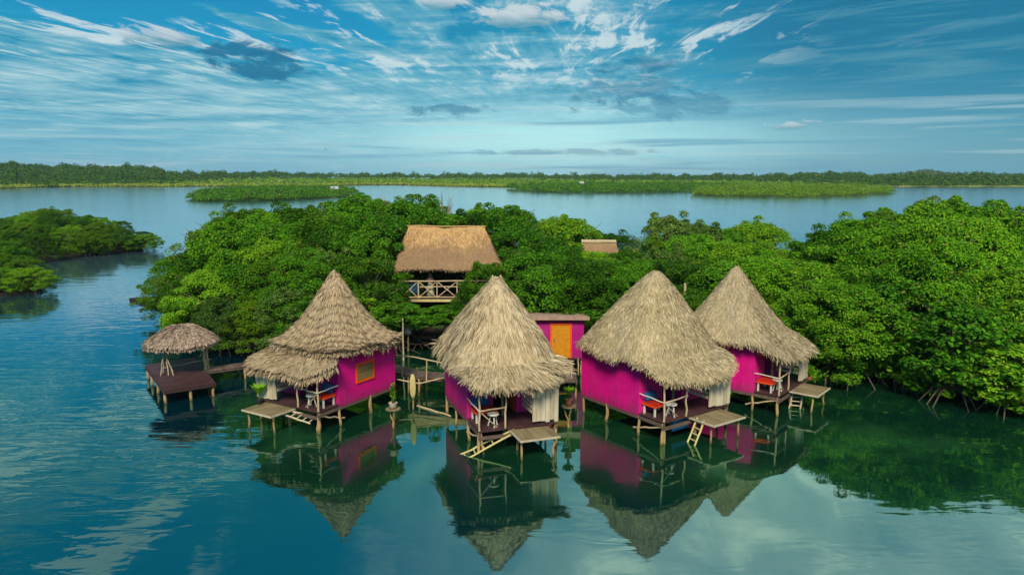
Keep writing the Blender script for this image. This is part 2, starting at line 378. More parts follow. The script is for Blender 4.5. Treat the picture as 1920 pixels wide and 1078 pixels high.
    b2 = t.noise(t.vec(t.m('MULTIPLY', A, 0.05), t.m('MULTIPLY', E, 1.1), 21.0), 1.0, 6, 0.55, 0.4)
    col = t.mix(t.m('MULTIPLY', t.ss(b2, 0.52, 0.68), t.m('MULTIPLY', bm, 0.7)), col, (0.13, 0.37, 0.52))
    # dark bellied clouds
    dk = t.noise(t.vec(t.m('MULTIPLY', A, 0.4), t.m('ADD', t.m('MULTIPLY', E, 1.0), t.m('MULTIPLY', A, 0.12)), 2.0), 1.0, 8, 0.62, 0.5)
    def dark(cx, cy, sx, sy, amt):
        g = t.m('ADD', t.gauss(A, E, cx, cy, sx, sy), t.m('MULTIPLY', t.m('SUBTRACT', dk, 0.5), 2.4))
        return t.m('MULTIPLY', t.ss(g, 0.42, 0.85), amt)
    for a in ((-18.0, 7.7, 2.6, 0.9, 0.9), (-20.0, 8.5, 2.6, 0.7, 0.85), (-24, 8.8, 2.6, 0.5, 0.4), (9.5, 8.0, 2.2, 0.6, 0.6), (9.0, 6.2, 3.6, 1.0, 0.5), (-4.5, 4.8, 2.6, 0.4, 0.6), (12.0, 5.0, 5.0, 0.8, 0.45), (4.0, 1.6, 8.0, 0.22, 0.4)):
        col = t.mix(dark(*a), col, (0.018, 0.165, 0.30))
    # sunlit cumulus heads
    def puff(cx, cy, sx, sy, amt):
        g = t.m('ADD', t.gauss(A, E, cx, cy, sx, sy), t.m('MULTIPLY', t.m('SUBTRACT', dk, 0.5), 2.2))
        return t.m('MULTIPLY', t.ss(g, 0.5, 0.8), amt), t.ss(t.m('ADD', E, t.m('MULTIPLY', t.m('SUBTRACT', dk, 0.5), 1.6)), cy - sy * 0.7, cy + sy * 0.7)
    for a in ((0.8, 11.3, 3.6, 0.75, 0.85), (-5.2, 12.3, 1.6, 0.6, 0.8), (-24.5, 9.1, 3.2, 0.5, 0.6), (20.5, 3.3, 1.8, 0.35, 0.6)):
        k, sh = puff(*a)
        col = t.mix(k, col, t.mix(sh, (0.17, 0.36, 0.44), (0.66, 0.72, 0.74)))
    # high bright cloud that the near water mirrors on the right
    hi = t.m('MULTIPLY', t.ss(E, 16.0, 23.0), t.ss(A, -20.0, 12.0))
    hi = t.m('MULTIPLY', hi, t.ss(E, 32.0, 46.0, 1, 0.12))
    hn = t.noise(t.vec(t.m('MULTIPLY', A, 0.09), t.m('MULTIPLY', E, 0.16), 12.0), 1.0, 6, 0.6, 0.8)
    hcol = t.ramp(hn, [(0.30, (0.48, 0.80, 0.99)), (0.46, (0.82, 1.04, 1.18)), (0.57, (1.08, 1.25, 1.32)), (0.68, (2.2, 2.1, 1.9))])
    col = t.mix(t.m('MULTIPLY', hi, 0.92), col, hcol)
    col = t.n('ShaderNodeHueSaturation', {'Saturation': 1.12, 'Value': 1.0, 'Color': col}).outputs[0]
    col = t.mix(1.0, col, (K, K, K), 'MULTIPLY')
    col = t.mix(0.06, col, sky)
    bg = t.n('ShaderNodeBackground', {0: col, 1: 0.1}).outputs[0]
    out = t.n('ShaderNodeOutputWorld'); nt.links.new(bg, out.inputs[0])
    w.cycles.sampling_method = 'MANUAL'; w.cycles.sample_map_resolution = 512

SUN_EL, SUN_AZ = 43.0, 186.0            # sun behind the camera (azimuth clockwise from +Y)
SUN_ROT = SUN_AZ
make_world()
sl = bpy.data.lights.new('sun', 'SUN'); sl.energy = 3.9; sl.angle = rad(13); sl.color = (1.0, 0.90, 0.73)
sun = bpy.data.objects.new('sun', sl); COL.objects.link(sun)
sun.rotation_euler = (rad(90 - SUN_EL), 0, rad(180 - SUN_AZ))
sun.location = (0, -20, 60)
S.view_settings.view_transform = 'Standard'
S.view_settings.look = 'None'
S.view_settings.exposure = 0.0
S.view_settings.gamma = 1.0
S.render.engine = 'CYCLES'
S.cycles.max_bounces = 6; S.cycles.transparent_max_bounces = 4; S.cycles.caustics_reflective = False; S.cycles.caustics_refractive = False
S.cycles.use_denoising = True
S.cycles.sample_clamp_indirect = 6.0

# ------------------------------------------------------------------ water
def make_water():
    m, t = material('lagoon_water')
    g = t.n('ShaderNodeNewGeometry'); P = g.outputs['Position']
    x, y, z = t.xyz(P)
    # sheltered water lies nearly flat round the huts; open water on the left and beyond has a light chop
    left = t.ss(t.m('ADD', x, t.m('MULTIPLY', t.m('SUBTRACT', t.noise(P, 0.12, 3), 0.5), 9.0)), -13.0, -5.0, 1, 0)
    chop = t.m('MAXIMUM', left, t.ss(y, 48.0, 75.0))
    patch = t.ss(t.noise(t.vec(t.m('MULTIPLY', x, 0.10), t.m('MULTIPLY', y, 0.10)), 1.0, 3, 0.5, 1.0), 0.46, 0.60)
    amp = t.m('ADD', t.m('MULTIPLY', chop, 0.26), t.m('ADD', 0.03, t.m('MULTIPLY', patch, 0.15)))
    r1 = t.noise(t.vec(t.m('MULTIPLY', x, 0.32), t.m('MULTIPLY', y, 1.1)), 1.0, 2, 0.45, 0.9)
    r2 = t.noise(t.vec(t.m('ADD', t.m('MULTIPLY', x, 1.3), t.m('MULTIPLY', y, 0.9)), t.m('SUBTRACT', t.m('MULTIPLY', y, 1.9), t.m('MULTIPLY', x, 0.5)), 4.0), 1.0, 2, 0.5, 0.5)
    far = t.noise(t.vec(t.m('MULTIPLY', x, 0.01), t.m('MULTIPLY', y, 0.03)), 1.0, 4, 0.6)
    h = t.m('ADD', t.m('MULTIPLY', r1, 0.8), t.m('MULTIPLY', r2, 0.2))
    b = t.n('ShaderNodeBump', {'Height': t.m('MULTIPLY', h, amp), 'Strength': 1.0, 'Distance': 0.075}).outputs[0]
    lw = t.n('ShaderNodeLayerWeight', {'Blend': 0.5}).outputs['Facing']           # 0 looking straight down, 1 at grazing
    refl = t.ramp(lw, [(0.0, (0.10,) * 3), (0.45, (0.24,) * 3), (0.60, (0.265,) * 3), (0.72, (0.41,) * 3), (0.85, (0.68,) * 3), (0.95, (0.90,) * 3), (1.0, (1.0,) * 3)])
    bed = t.noise(P, 0.35, 5, 0.6)
    shoal = t.m('MULTIPLY', t.ss(t.noise(t.vec(x, y, 6.0), 0.16, 4, 0.6), 0.46, 0.66), t.ss(y, 20.0, 28.0))
    shal = t.m('MULTIPLY', t.ss(x, -16.0, -9.0), t.ss(t.m('ADD', y, t.m('MULTIPLY', t.m('SUBTRACT', bed, 0.5), 8.0)), 18.0, 27.0))
    body = t.mix(shal, t.mix(bed, (0.0, 0.014, 0.028), (0.0, 0.022, 0.036)), t.mix(bed, (0.002, 0.020, 0.011), (0.004, 0.044, 0.019)))
    body = t.mix(t.m('MULTIPLY', shoal, shal), body, (0.014, 0.075, 0.026))
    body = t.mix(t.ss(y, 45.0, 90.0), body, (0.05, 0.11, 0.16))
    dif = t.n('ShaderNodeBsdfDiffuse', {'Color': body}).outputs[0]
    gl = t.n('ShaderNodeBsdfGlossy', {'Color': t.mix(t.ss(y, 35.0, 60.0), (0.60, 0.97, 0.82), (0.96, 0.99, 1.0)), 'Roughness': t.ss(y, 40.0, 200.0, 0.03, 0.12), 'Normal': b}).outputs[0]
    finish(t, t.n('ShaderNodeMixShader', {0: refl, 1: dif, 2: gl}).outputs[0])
    q = MB().add([(-2600, -150, -0.15), (2600, -150, -0.15), (2600, 2600, -0.15), (-2600, 2600, -0.15)], [(0, 1, 2, 3)]).build('water', m)
    tag(q, kind='structure')
make_water()

# ------------------------------------------------------------------ thatch
def unit(a): return a / (np.linalg.norm(a, axis=-1, keepdims=True) + 1e-9)
def blades(rng, P, T, N, L, W, lift, jit=0.18, droop=0.0):
    """strips of straw: P bases, T downslope, N outward normals"""
    n = len(P)
    side = unit(np.cross(N, T))
    T = unit(T + side * rng.normal(0, jit, (n, 1)))
    side = unit(np.cross(N, T)) + N * rng.normal(0, 0.3, (n, 1))
    L = L.reshape(-1, 1); W = W.reshape(-1, 1); lift = lift.reshape(-1, 1)
    a = P; b = P + T * L * 0.55 + N * lift * 0.8; c = P + T * L + N * lift + np.array([0, 0, -1.0]) * (droop * L)
    V = np.stack([a - side * W * .5, a + side * W * .5, b - side * W * .55, b + side * W * .55, c - side * W * .2, c + side * W * .2], 1).reshape(-1, 3)
    i = np.arange(n)[:, None] * 6
    Q = np.concatenate([i + np.array([[0, 1, 3, 2]]), i + np.array([[2, 3, 5, 4]])], 0)
    return V, Q
class Acc:
    def __init__(s): s.V = []; s.Q = []; s.n = 0
    def add(s, V, Q): s.V.append(V); s.Q.append(Q + s.n); s.n += len(V)
    def mesh(s, name): return mesh_np(name, np.concatenate(s.V), np.concatenate(s.Q))

def surf_roof(W, D, P, zp, ze, zf, p, e, oh=0.42, ohf=0.34, nn=3.0, sag=0.05, seed=0, flare=0.0, step=0.0, cy=0.0):
    a, bb, bf, yf = W + oh, D + oh + cy, D + oh - cy * 0.5, D + P + ohf - cy
    r = np.random.default_rng(seed); ph = r.uniform(0, 6.28, 8)
    def f(phi, s):
        c, sn = np.cos(phi), np.sin(phi)
        B = np.where(sn < 0, yf, bb); b = np.where(sn < 0, bf, bb); n = np.where(sn < 0, 6.0, 5.5)
        R = 1.0 / ((np.abs(c) / a) ** n + (np.abs(sn) / B) ** n) ** (1 / n)
        R = R * (1 + 0.018 * np.sin(3 * phi + ph[0]) + 0.012 * np.sin(7 * phi + ph[1]) + 0.008 * np.sin(13 * phi + ph[2]))
        x, y = R * s * c, R * s * sn
        nq = nn + 3.2 * np.clip(np.maximum(np.abs(x) / a, np.abs(y) / b), 0, 1) ** 1.3     # round at the tip, squarer towards the eaves
        q = ((np.abs(x) / a) ** nq + (np.abs(y) / b) ** nq) ** (1 / nq)
        qq = (np.sqrt(q * q + e * e) - e) / (math.sqrt(1 + e * e) - e)
        main = ze + (zp - ze) * np.clip(1 - qq, 0, 1) ** p
        qf = yf / bf
        sk = ze - (ze - zf) * (q - 1) / (qf - 1)
        # smooth crossover from the steep main roof to the flatter porch skirt
        w = 0.10; z = np.where(q < 1, main, sk)
        z = z + 0.0
        k = sag * s
        z = z + k * (0.6 * np.sin(4 * phi + ph[3] + 3 * s) + 0.5 * np.sin(9 * phi + ph[4] - 4 * s) + 0.4 * np.sin(17 * phi + ph[5] + 7 * s))
        z = z + flare * np.clip(q - 1, 0, 1)
        if step: z = z + step * ((s * R * 4.2 + 0.05 * np.sin(5 * phi)) % 1.0 - 0.5)
        return np.stack([x, y - cy, z], -1)
    return f
def frame(f, phi, s):
    d = 1e-3
    P = f(phi, s)
    T = unit(f(phi, s + d) - f(phi, s - d))
    A = unit(f(phi + d, s) - f(phi - d, s))
    N = unit(np.cross(T, A))
    N = np.where(N[:, 2:3] < 0, -N, N)
    return P, T, N
def shell(f, smin=0.0, nphi=96, ns=40, phi0=0, phi1=2 * math.pi):
    ph = np.linspace(phi0, phi1, nphi + 1); ss = np.linspace(smin if smin > 0 else 0.004, 1.0, ns + 1)
    PH, SS = np.meshgrid(ph, ss, indexing='ij')
    V = f(PH.ravel(), SS.ravel())
    i, j = np.meshgrid(np.arange(nphi), np.arange(ns), indexing='ij')
    k = (i * (ns + 1) + j).ravel()
    Q = np.stack([k, k + 1, k + ns + 2, k + ns + 1], 1)
    return V, Q
def thatch(name, f, mat, parent, seed, n=9000, L=(0.35, 0.6), W=(0.03, 0.055), lift=(0.02, 0.06), jit=0.18, courses=None, fringe=1500, fr_len=(0.25, 0.5), smin=0.0, phi=(0, 2 * math.pi), droop=0.05, clumps=0):
    rng = np.random.default_rng(seed); acc = Acc()
    U = lambda a, k: rng.uniform(a[0], a[1], k)
    V, Q = shell(f, smin, phi0=phi[0], phi1=phi[1])
    acc.add(V, Q)
    Vi = V - np.array([0, 0, 0.16]); acc.add(Vi, Q[:, ::-1])
    if clumps:                                   # an even under-layer beneath the bundles
        k = 6000; s = 0.99 * np.sqrt(rng.uniform(0, 1, k)); s[:900] *= 0.4
        P, T, N = frame(f, rng.uniform(phi[0], phi[1], k), s)
        acc.add(*blades(rng, P + N * 0.01, T, N, U((0.25, 0.5), k) * np.clip(0.4 + s * 2.6, 0.4, 1), U((0.02, 0.045), k), U((0.01, 0.04), k), 0.14))
    ph = rng.uniform(phi[0], phi[1], n); s = smin + (1 - smin) * np.sqrt(rng.uniform(0, 1, n)) * 0.99
    if courses:
        s = (np.floor(s * courses) + rng.normal(0.0, 0.09, n)) / courses
        s = np.clip(s, 0.01, 0.985)
    if clumps:
        ck = rng.uniform(phi[0], phi[1], clumps); cs = smin + (1 - smin) * np.sqrt(rng.uniform(0, 1, clumps))
        w = rng.integers(0, clumps, n); ph = ck[w] + rng.normal(0, 0.022, n) / (0.3 + cs[w]); s = np.clip(cs[w] + rng.normal(0, 0.012, n), 0.01, 0.985)
    P, T, N = frame(f, ph, s)
    lf = U(lift, n)
    if clumps: lf = lf + (rng.uniform(0, 1, clumps) ** 2)[w] * 0.09
    V, Q = blades(rng, P + N * 0.012, T, N, U(L, n) * np.clip(0.3 + s * 2.6, 0.3, 1), U(W, n), lf * np.clip(s * 4, 0.2, 1), jit, droop * 0.3)
    acc.add(V, Q)
    k = fringe
    ph = rng.uniform(phi[0], phi[1], k); s = rng.uniform(0.93, 1.0, k)
    P, T, N = frame(f, ph, s)
    T2 = unit(T * 1.0 + np.array([0, 0, -1.0]) * U((0.2, 1.1), k)[:, None])
    V, Q = blades(rng, P - np.array([0, 0, 1.0]) * U((0.0, 0.14), k)[:, None], T2, N, U(fr_len, k), U((W[0], W[1] * 1.3), k), U((0.0, 0.03), k), jit * 1.3, droop)
    acc.add(V, Q)
    return link(name, acc.mesh(name), mat, parent)

# ------------------------------------------------------------------ small furniture
def leaves_ball(mb, c, r, n, L, w, up=0.3):
    for _ in range(n):
        d = np.array([rnd.gauss(0, 1) for _ in range(3)]); d /= np.linalg.norm(d); d[2] = abs(d[2]) * 0.9 + up * rnd.random() - 0.1
        b = np.array(c) + d * r * rnd.uniform(0.2, 0.8)
        mb.leaf(b, d + np.array([rnd.uniform(-.5, .5), rnd.uniform(-.5, .5), -0.1]), L * rnd.uniform(0.7, 1.2), w, 0.1)
    return mb
def potted(name, label, loc, pot_r, pot_h, potmat, leafmat, style, hgt):
    t = thing(name, label, 'potted plant', loc, rnd.uniform(0, 6), 'potted plants around the huts')
    MB().lathe([(pot_r * 0.7, 0), (pot_r * 0.9, pot_h * 0.5), (pot_r, pot_h * 0.9), (pot_r * 1.08, pot_h), (pot_r * 0.9, pot_h), (pot_r * 0.85, pot_h * 0.85)]).build('pot', potmat, t, True)
    mb = MB(); st = MB()
    if style == 'column':
        for a in range(3):
            x0, y0 = 0.05 * math.cos(a * 2.1), 0.05 * math.sin(a * 2.1)
            st.pole((x0, y0, pot_h * 0.8), (x0 * 1.6, y0 * 1.6, pot_h + hgt * 0.9), 0.02, 0.03)
            for k in range(14):
                z = pot_h + hgt * k / 14; q = rnd.uniform(0, 6.28)
                mb.leaf((x0, y0, z), (math.cos(q), math.sin(q), 0.9), 0.2, 0.09)
    elif style == 'bush':
        for a in range(5):
            q = a * 1.26; st.pole((0, 0, pot_h * 0.8), (0.2 * math.cos(q), 0.2 * math.sin(q), pot_h + hgt * 0.6), 0.012, 0.05)
        leaves_ball(mb, (0, 0, pot_h + hgt * 0.45), hgt * 0.6, 90, 0.22, 0.11)
    else:
        for a in range(9):
            q = a * 0.7; st.pole((0, 0, pot_h * 0.8), (0.06 * math.cos(q), 0.06 * math.sin(q), pot_h + hgt * 0.4), 0.008, 0.02)
            mb.leaf((0.05 * math.cos(q), 0.05 * math.sin(q), pot_h + hgt * 0.35), (math.cos(q) * 0.8, math.sin(q) * 0.8, 1.0), hgt * 0.75, hgt * 0.38)
    st.build('stem', M['leaf_c'], t); mb.build('foliage', leafmat, t)
    return t
def world_of(C, h, x, y, z):
    c, s = math.cos(h), math.sin(h)
    return (C[0] + x * c - y * s, C[1] + x * s + y * c, z)

# ------------------------------------------------------------------ huts
DZ = 0.85
def hut(C, hdeg, W, P, sg, style, label, zp=6.4, opts=None):
    o = opts or {}
    h = rad(hdeg); D = 1.9; yf = -D - P
    r = thing('stilt_hut', label, 'stilt hut', (C[0], C[1], 0), h, 'thatched stilt huts over the lagoon')
    X = lambda x: x * sg
    wt = 3.15; th = 0.07
    # walls (sheets of painted board), each its own part
    MB().box(X(-W), X(-W + th), -D, D, DZ - 0.12, wt).build('side_wall', M['magenta'], r)
    MB().box(X(W - th), X(W), -D, D, DZ - 0.12, wt).build('side_wall', M['magenta'], r)
    MB().box(-W + th, W - th, D - th, D, DZ - 0.12, wt).build('back_wall', M['magenta'], r)
    fw = MB()
    x1, x2 = -0.32 * W, 0.28 * W
    fw.box(X(-W + th), X(x1), -D + 0.01, -D + th, DZ, wt).box(X(x2), X(W - th), -D + 0.01, -D + th, DZ, wt).box(X(x1), X(x2), -D + 0.01, -D + th, 2.75, wt)
    fw.build('front_wall', M['magenta'], r)
    dd = MB().box(X(x2 - 0.06), X(x2 - 0.02), -D + 0.1, -D + 0.85, DZ + 0.02, 2.72)
    dr = dd.build('door', M['orange'] if o.get('orange_door') else M['magenta'], r)
    MB().tube([(X(x2 - 0.08), -D + 0.75, 1.75), (X(x2 - 0.13), -D + 0.75, 1.75), (X(x2 - 0.13), -D + 0.75, 1.9)], 0.015, 6).build('handle', M['bamboo'], dr)
    # window in the side wall that the photo shows for the first hut
    if o.get('window'):
        xo = X(-W)
        for_side = -1 if sg > 0 else 1
        y0, y1, z0, z1 = o['window']
        wn = thing_part('window', r)
        e = 0.045 * for_side
        fr = MB()
        fr.box(xo + 0.003 * for_side, xo + e, y0, y1, z0, z0 + 0.1).box(xo + 0.003 * for_side, xo + e, y0, y1, z1 - 0.1, z1)
        fr.box(xo + 0.003 * for_side, xo + e, y0, y0 + 0.09, z0 + 0.1, z1 - 0.1).box(xo + 0.003 * for_side, xo + e, y1 - 0.09, y1, z0 + 0.1, z1 - 0.1)
        fr.build('frame', M['orange'], wn)
        sc = MB(); k = 0
        z = z0 + 0.11
        while z < z1 - 0.14:
            sc.box(xo + 0.006 * for_side, xo + (0.02 + 0.006 * (k % 2)) * for_side, y0 + 0.1, y1 - 0.1, z, z + 0.032); z += 0.042; k += 1
        sc.build('blind', M['screen_dark'], wn)
    # floor and beams
    MB().box(-W + th, W - th, -D + th, D - th, DZ - 0.09, DZ).build('floor', M['deck_dark'], r)
    fl = MB(); n = 14
    for i in range(n):
        a = -W + 2 * W * i / n
        fl.box(a + 0.006, a + 2 * W / n - 0.006, yf, -D, DZ - 0.06, DZ + rnd.uniform(-0.008, 0.004))
    fl.build('porch_deck', M['deck_maroon'], r)
    bm = MB()
    for x in (-W + 0.06, 0, W - 0.06): bm.bar((x, yf + 0.02, DZ - 0.19), (x, D, DZ - 0.19), 0.1, 0.14)
    bm.build('floor_beam', M['walk'], r)
    MB().bar((-W, yf + 0.08, DZ - 0.33), (W, yf + 0.08, DZ - 0.33), 0.09, 0.12).build('cross_beam', M['walk'], r)
    # stilts
    for x in (-W + 0.06, 0, W - 0.06):
        for y in (D - 0.1, 0.15, -D + 0.05, yf + 0.1):
            if x == 0 and y > 0: continue
            MB().pole((x + rnd.uniform(-.06, .06), y + rnd.uniform(-.08, .08), -0.6), (x, y, DZ - 0.1), rnd.uniform(0.055, 0.085), 0.02, 8).build('stilt', M['stilt'], r)
    MB().pole((X(-W + 0.25), yf + 0.12, -0.5), (X(-W + 0.12), yf + 0.1, DZ - 0.1), 0.05, 0.02).build('stilt', M['stilt'], r)
    MB().pole((X(-W) + sg * 0.1, -D + 0.4, 0.1), (X(-W + 0.05), yf + 0.1, DZ - 0.25), 0.04, 0.02).build('brace', M['bamboo'], r)
    # porch posts and rails
    zs = 2.52
    MB().pole((X(-W + 0.05), yf + 0.05, DZ - 0.05), (X(-W + 0.05), yf + 0.05, zs), 0.045, 0.012).build('porch_post', M['bamboo'], r)
    MB().pole((X(-0.33 * W), yf + 0.05, DZ - 0.05), (X(-0.33 * W + 0.05), yf + 0.05, zs), 0.042, 0.02).build('porch_post', M['bamboo'], r)
    MB().pole((X(W - 0.05), yf + 0.05, DZ - 0.05), (X(W - 0.05), yf + 0.05, zs), 0.045, 0.012).build('porch_post', M['bamboo'], r)
    MB().pole((X(-0.12 * W), -D - 0.25, DZ), (X(-0.1 * W), -D - 0.2, zs + 0.2), 0.06, 0.02).build('porch_post', M['stilt'], r)
    MB().pole((X(-W), yf + 0.03, DZ + 0.82), (X(-0.3 * W), yf + 0.03, DZ + 0.88), 0.033, 0.01).build('rail', M['bamboo'], r)
    MB().pole((X(-W + 0.03), -D, DZ + 0.86), (X(-W + 0.03), yf, DZ + 0.82), 0.03, 0.01).build('rail', M['white_wood'], r)
    MB().pole((X(-W + 0.12), yf + 0.1, DZ + 0.75), (X(-0.52 * W), yf + 0.16, DZ + 0.03), 0.026, 0.01).build('brace', M['bamboo'], r)
    # plank screen at the outer corner and its slatted return
    sc = MB(); x0, x3 = 0.34 * W, W + 0.02; n = 6
    for i in range(n):
        a = x0 + (x3 - x0) * i / n; b = x0 + (x3 - x0) * (i + 1) / n
        sc.box(X(a + 0.008), X(b - 0.008), yf - 0.02 - rnd.uniform(0, 0.012), yf + 0.02, DZ + 0.1 + rnd.uniform(-.04, .06), zs - 0.05)
    sc.build('plank_screen', M['plank_pale'], r)
    sl = MB()
    for k in range(5):
        z = DZ + 0.5 + k * 0.2
        sl.box(X(x0 - 0.03), X(x0 - 0.005), yf + 0.05, yf + min(P - 0.1, 1.15), z, z + 0.13)
    sl.build('slatted_screen', M['plank_pale'], r)
    # bathing step in front of the opening
    lx0, lx1, ly0, ly1, lz = o.get('landing', (-0.2 * W, 0.76 * W, yf + 0.2, yf - 1.18, 0.74))
    ld = thing_part('landing', r)
    pl = MB(); n = 5
    for i in range(n):
        a = lx0 + (lx1 - lx0) * i / n; b = lx0 + (lx1 - lx0) * (i + 1) / n
        pl.box(X(a + 0.004), X(b - 0.004), ly0, ly1 + rnd.uniform(-0.05, 0.05), lz - 0.05, lz + rnd.uniform(-0.006, 0.006))
    pl.build('boards', M['landing'], ld)
    ed = MB(); ed.bar((X(lx0 - 0.03), ly0, lz - 0.03), (X(lx0 - 0.03), ly1 - 0.05, lz - 0.03), 0.05, 0.07); ed.bar((X(lx0 - 0.05), ly1 - 0.085, lz - 0.03), (X(lx1), ly1 - 0.085, lz - 0.03), 0.05, 0.07)
    ed.build('edging', M['plank_pale'], ld)
    for q in ((lx0 + 0.12, ly1 + 0.2), (lx1 - 0.15, ly1 + 0.15), (lx1 - 0.15, ly0 - 0.15)):
        MB().pole((X(q[0]) + rnd.uniform(-.1, .1), q[1], -0.6), (X(q[0]), q[1], lz - 0.05), 0.05, 0.02).build('landing_post', M['stilt'], ld)
    # roof
    f = surf_roof(W, D, P, zp, 3.24, style.get('zf', 2.6), style['p'], style['e'], seed=style['seed'], sag=style.get('sag', 0.05), nn=style.get('nn', 2.2), flare=style.get('flare', 0), cy=style.get('cy', 0.0))
    if style.get('tier'):
        f0 = surf_roof(W, D, 0.12, zp, 3.26, 3.1, style['p'], style['e'], seed=style['seed'], sag=0.05, nn=2.3, step=0.09)
        thatch('thatched_roof', f0, M[style['mat']], r, style['seed'], **style['kw'])
        def f2(phi, s, f=f): 
            q = f(phi, s); q[..., 2] -= 0.30; return q
        thatch('porch_roof', f2, M[style['mat']], r, style['seed'] + 50, n=5200, L=(0.3, 0.6), W=(0.03, 0.055), lift=(0.02, 0.06), smin=0.5, phi=(math.pi * 1.0 + 0.12, math.pi * 2.0 - 0.80), fringe=1500, courses=14)
        # bound cap at the tip
        fc = lambda phi, s: np.stack([0.62 * s * np.cos(phi), 0.62 * s * np.sin(phi), zp + 0.1 - 0.95 * s ** 1.1], -1)
        thatch('roof_cap', fc, M[style['mat']], r, style['seed'] + 51, n=700, L=(0.2, 0.35), fringe=220, fr_len=(0.1, 0.2))
    else:
        thatch('thatched_roof', f, M[style['mat']], r, style['seed'], **style['kw'])
        if style.get('twin'):
            for dx in (-0.17, 0.19):
                fc = lambda phi, s, dx=dx: np.stack([dx + 0.26 * s * np.cos(phi), 0.26 * s * np.sin(phi) - style.get('cy', 0.0), zp + 0.1 - 0.8 * s ** 1.15], -1)
                thatch('roof_tuft', fc, M[style['mat']], r, style['seed'] + 60, n=260, L=(0.3, 0.5), fringe=20, fr_len=(0.1, 0.2), jit=0.08)
    return r, h
def thing_part(name, parent):
    o = bpy.data.objects.new(name, None); COL.objects.link(o); o.parent = parent; o.empty_display_size = 0.1
    return o
def bench(C, h, sg, W, P, label):
    x0, x1 = -W + 0.12, -W + 1.12
    y0, y1 = -1.95, -2.72
    p = world_of(C, h, sg * (x0 + x1) / 2, (y0 + y1) / 2, DZ)
    t = thing('porch_bench', label, 'bench', p, h, 'orange benches on the hut porches')
    a, b = (x1 - x0) / 2, (y0 - y1) / 2
    s = MB().box(-a, a, -b, b, 0.40, 0.455).build('seat', M['orange'], t)
    MB().box(-a + 0.02, a - 0.02, -b + 0.02, b - 0.02, 0.458, 0.52).build('cushion', M['red'], t)
    for i in (-1, 1):
        for j in (-1, 1):
            MB().box(i * (a - 0.08) - 0.035, i * (a - 0.08) + 0.035, j * (b - 0.08) - 0.035, j * (b - 0.08) + 0.035, 0.0, 0.398).build('leg', M['white_wood'], t)
    return t
def pillow(C, h, sg, W, label):
    p = world_of(C, h, sg * (-W + 0.55), -2.06, DZ + 0.72)
    me = MB(); n = 10; m = 8
    for i in range(n + 1):
        for j in range(m + 1):
            u, v = i / n * 2 - 1, j / m * 2 - 1
            k = (1 - u ** 4) * (1 - v ** 4)
            me.v.append((u * 0.36, -0.10 * k ** 0.5, v * 0.2))
    for i in range(n + 1):
        for j in range(m + 1):
            u, v = i / n * 2 - 1, j / m * 2 - 1
            k = (1 - u ** 4) * (1 - v ** 4)
            me.v.append((u * 0.36, 0.08 * k ** 0.5 + 0.004, v * 0.2))
    q = (n + 1) * (m + 1)
    for i in range(n):
        for j in range(m):
            a = i * (m + 1) + j
            me.f.append((a, a + m + 1, a + m + 2, a + 1)); me.f.append((q + a, q + a + 1, q + a + m + 2, q + a + m + 1))
    o = me.build('pillow', M['blue'], None, True)
    o.location = p; o.rotation_euler = (rad(-14), rnd.uniform(-.1, .1), h)
    tag(o, label, 'pillow', 'blue pillows on the porch benches')
def stool(C, h, sg, W, P, label):
    p = world_of(C, h, sg * (-0.62 * W + 0.1), -1.9 - P + 0.42, DZ)
    t = thing('stool', label, 'stool', p, h, 'pale wooden stools on the porches')
    MB().lathe([(0.20, 0.47), (0.24, 0.49), (0.24, 0.53), (0.2, 0.55)], n=12).build('seat', M['white_wood'], t)
    for k in range(3):
        q = k * 2.1 + 0.4
        MB().pole((0.22 * math.cos(q), 0.22 * math.sin(q), 0), (0.1 * math.cos(q), 0.1 * math.sin(q), 0.47), 0.032, 0.02).build('leg', M['white_wood'], t)
def ladder(a0, b0, a1, b1, n, label, mat='plank_pale'):
    """rails a0-b0 and a1-b1 (top to bottom)"""
    a0, b0, a1, b1 = [np.array(q, float) for q in (a0, b0, a1, b1)]
    o = (a0 + b0 + a1 + b1) / 4
    t = thing('ladder', label, 'ladder', tuple(o), 0, 'wooden ladders at the hut landings')
    for p, q in ((a0, b0), (a1, b1)): MB().pole(p - o, q - o, 0.045, 0.008).build('side_rail', M[mat], t)
    for k in range(n):
        f = (k + 0.6) / n
        MB().pole(a0 + (b0 - a0) * f - o, a1 + (b1 - a1) * f - o, 0.028, 0.01).build('rung', M[mat], t)

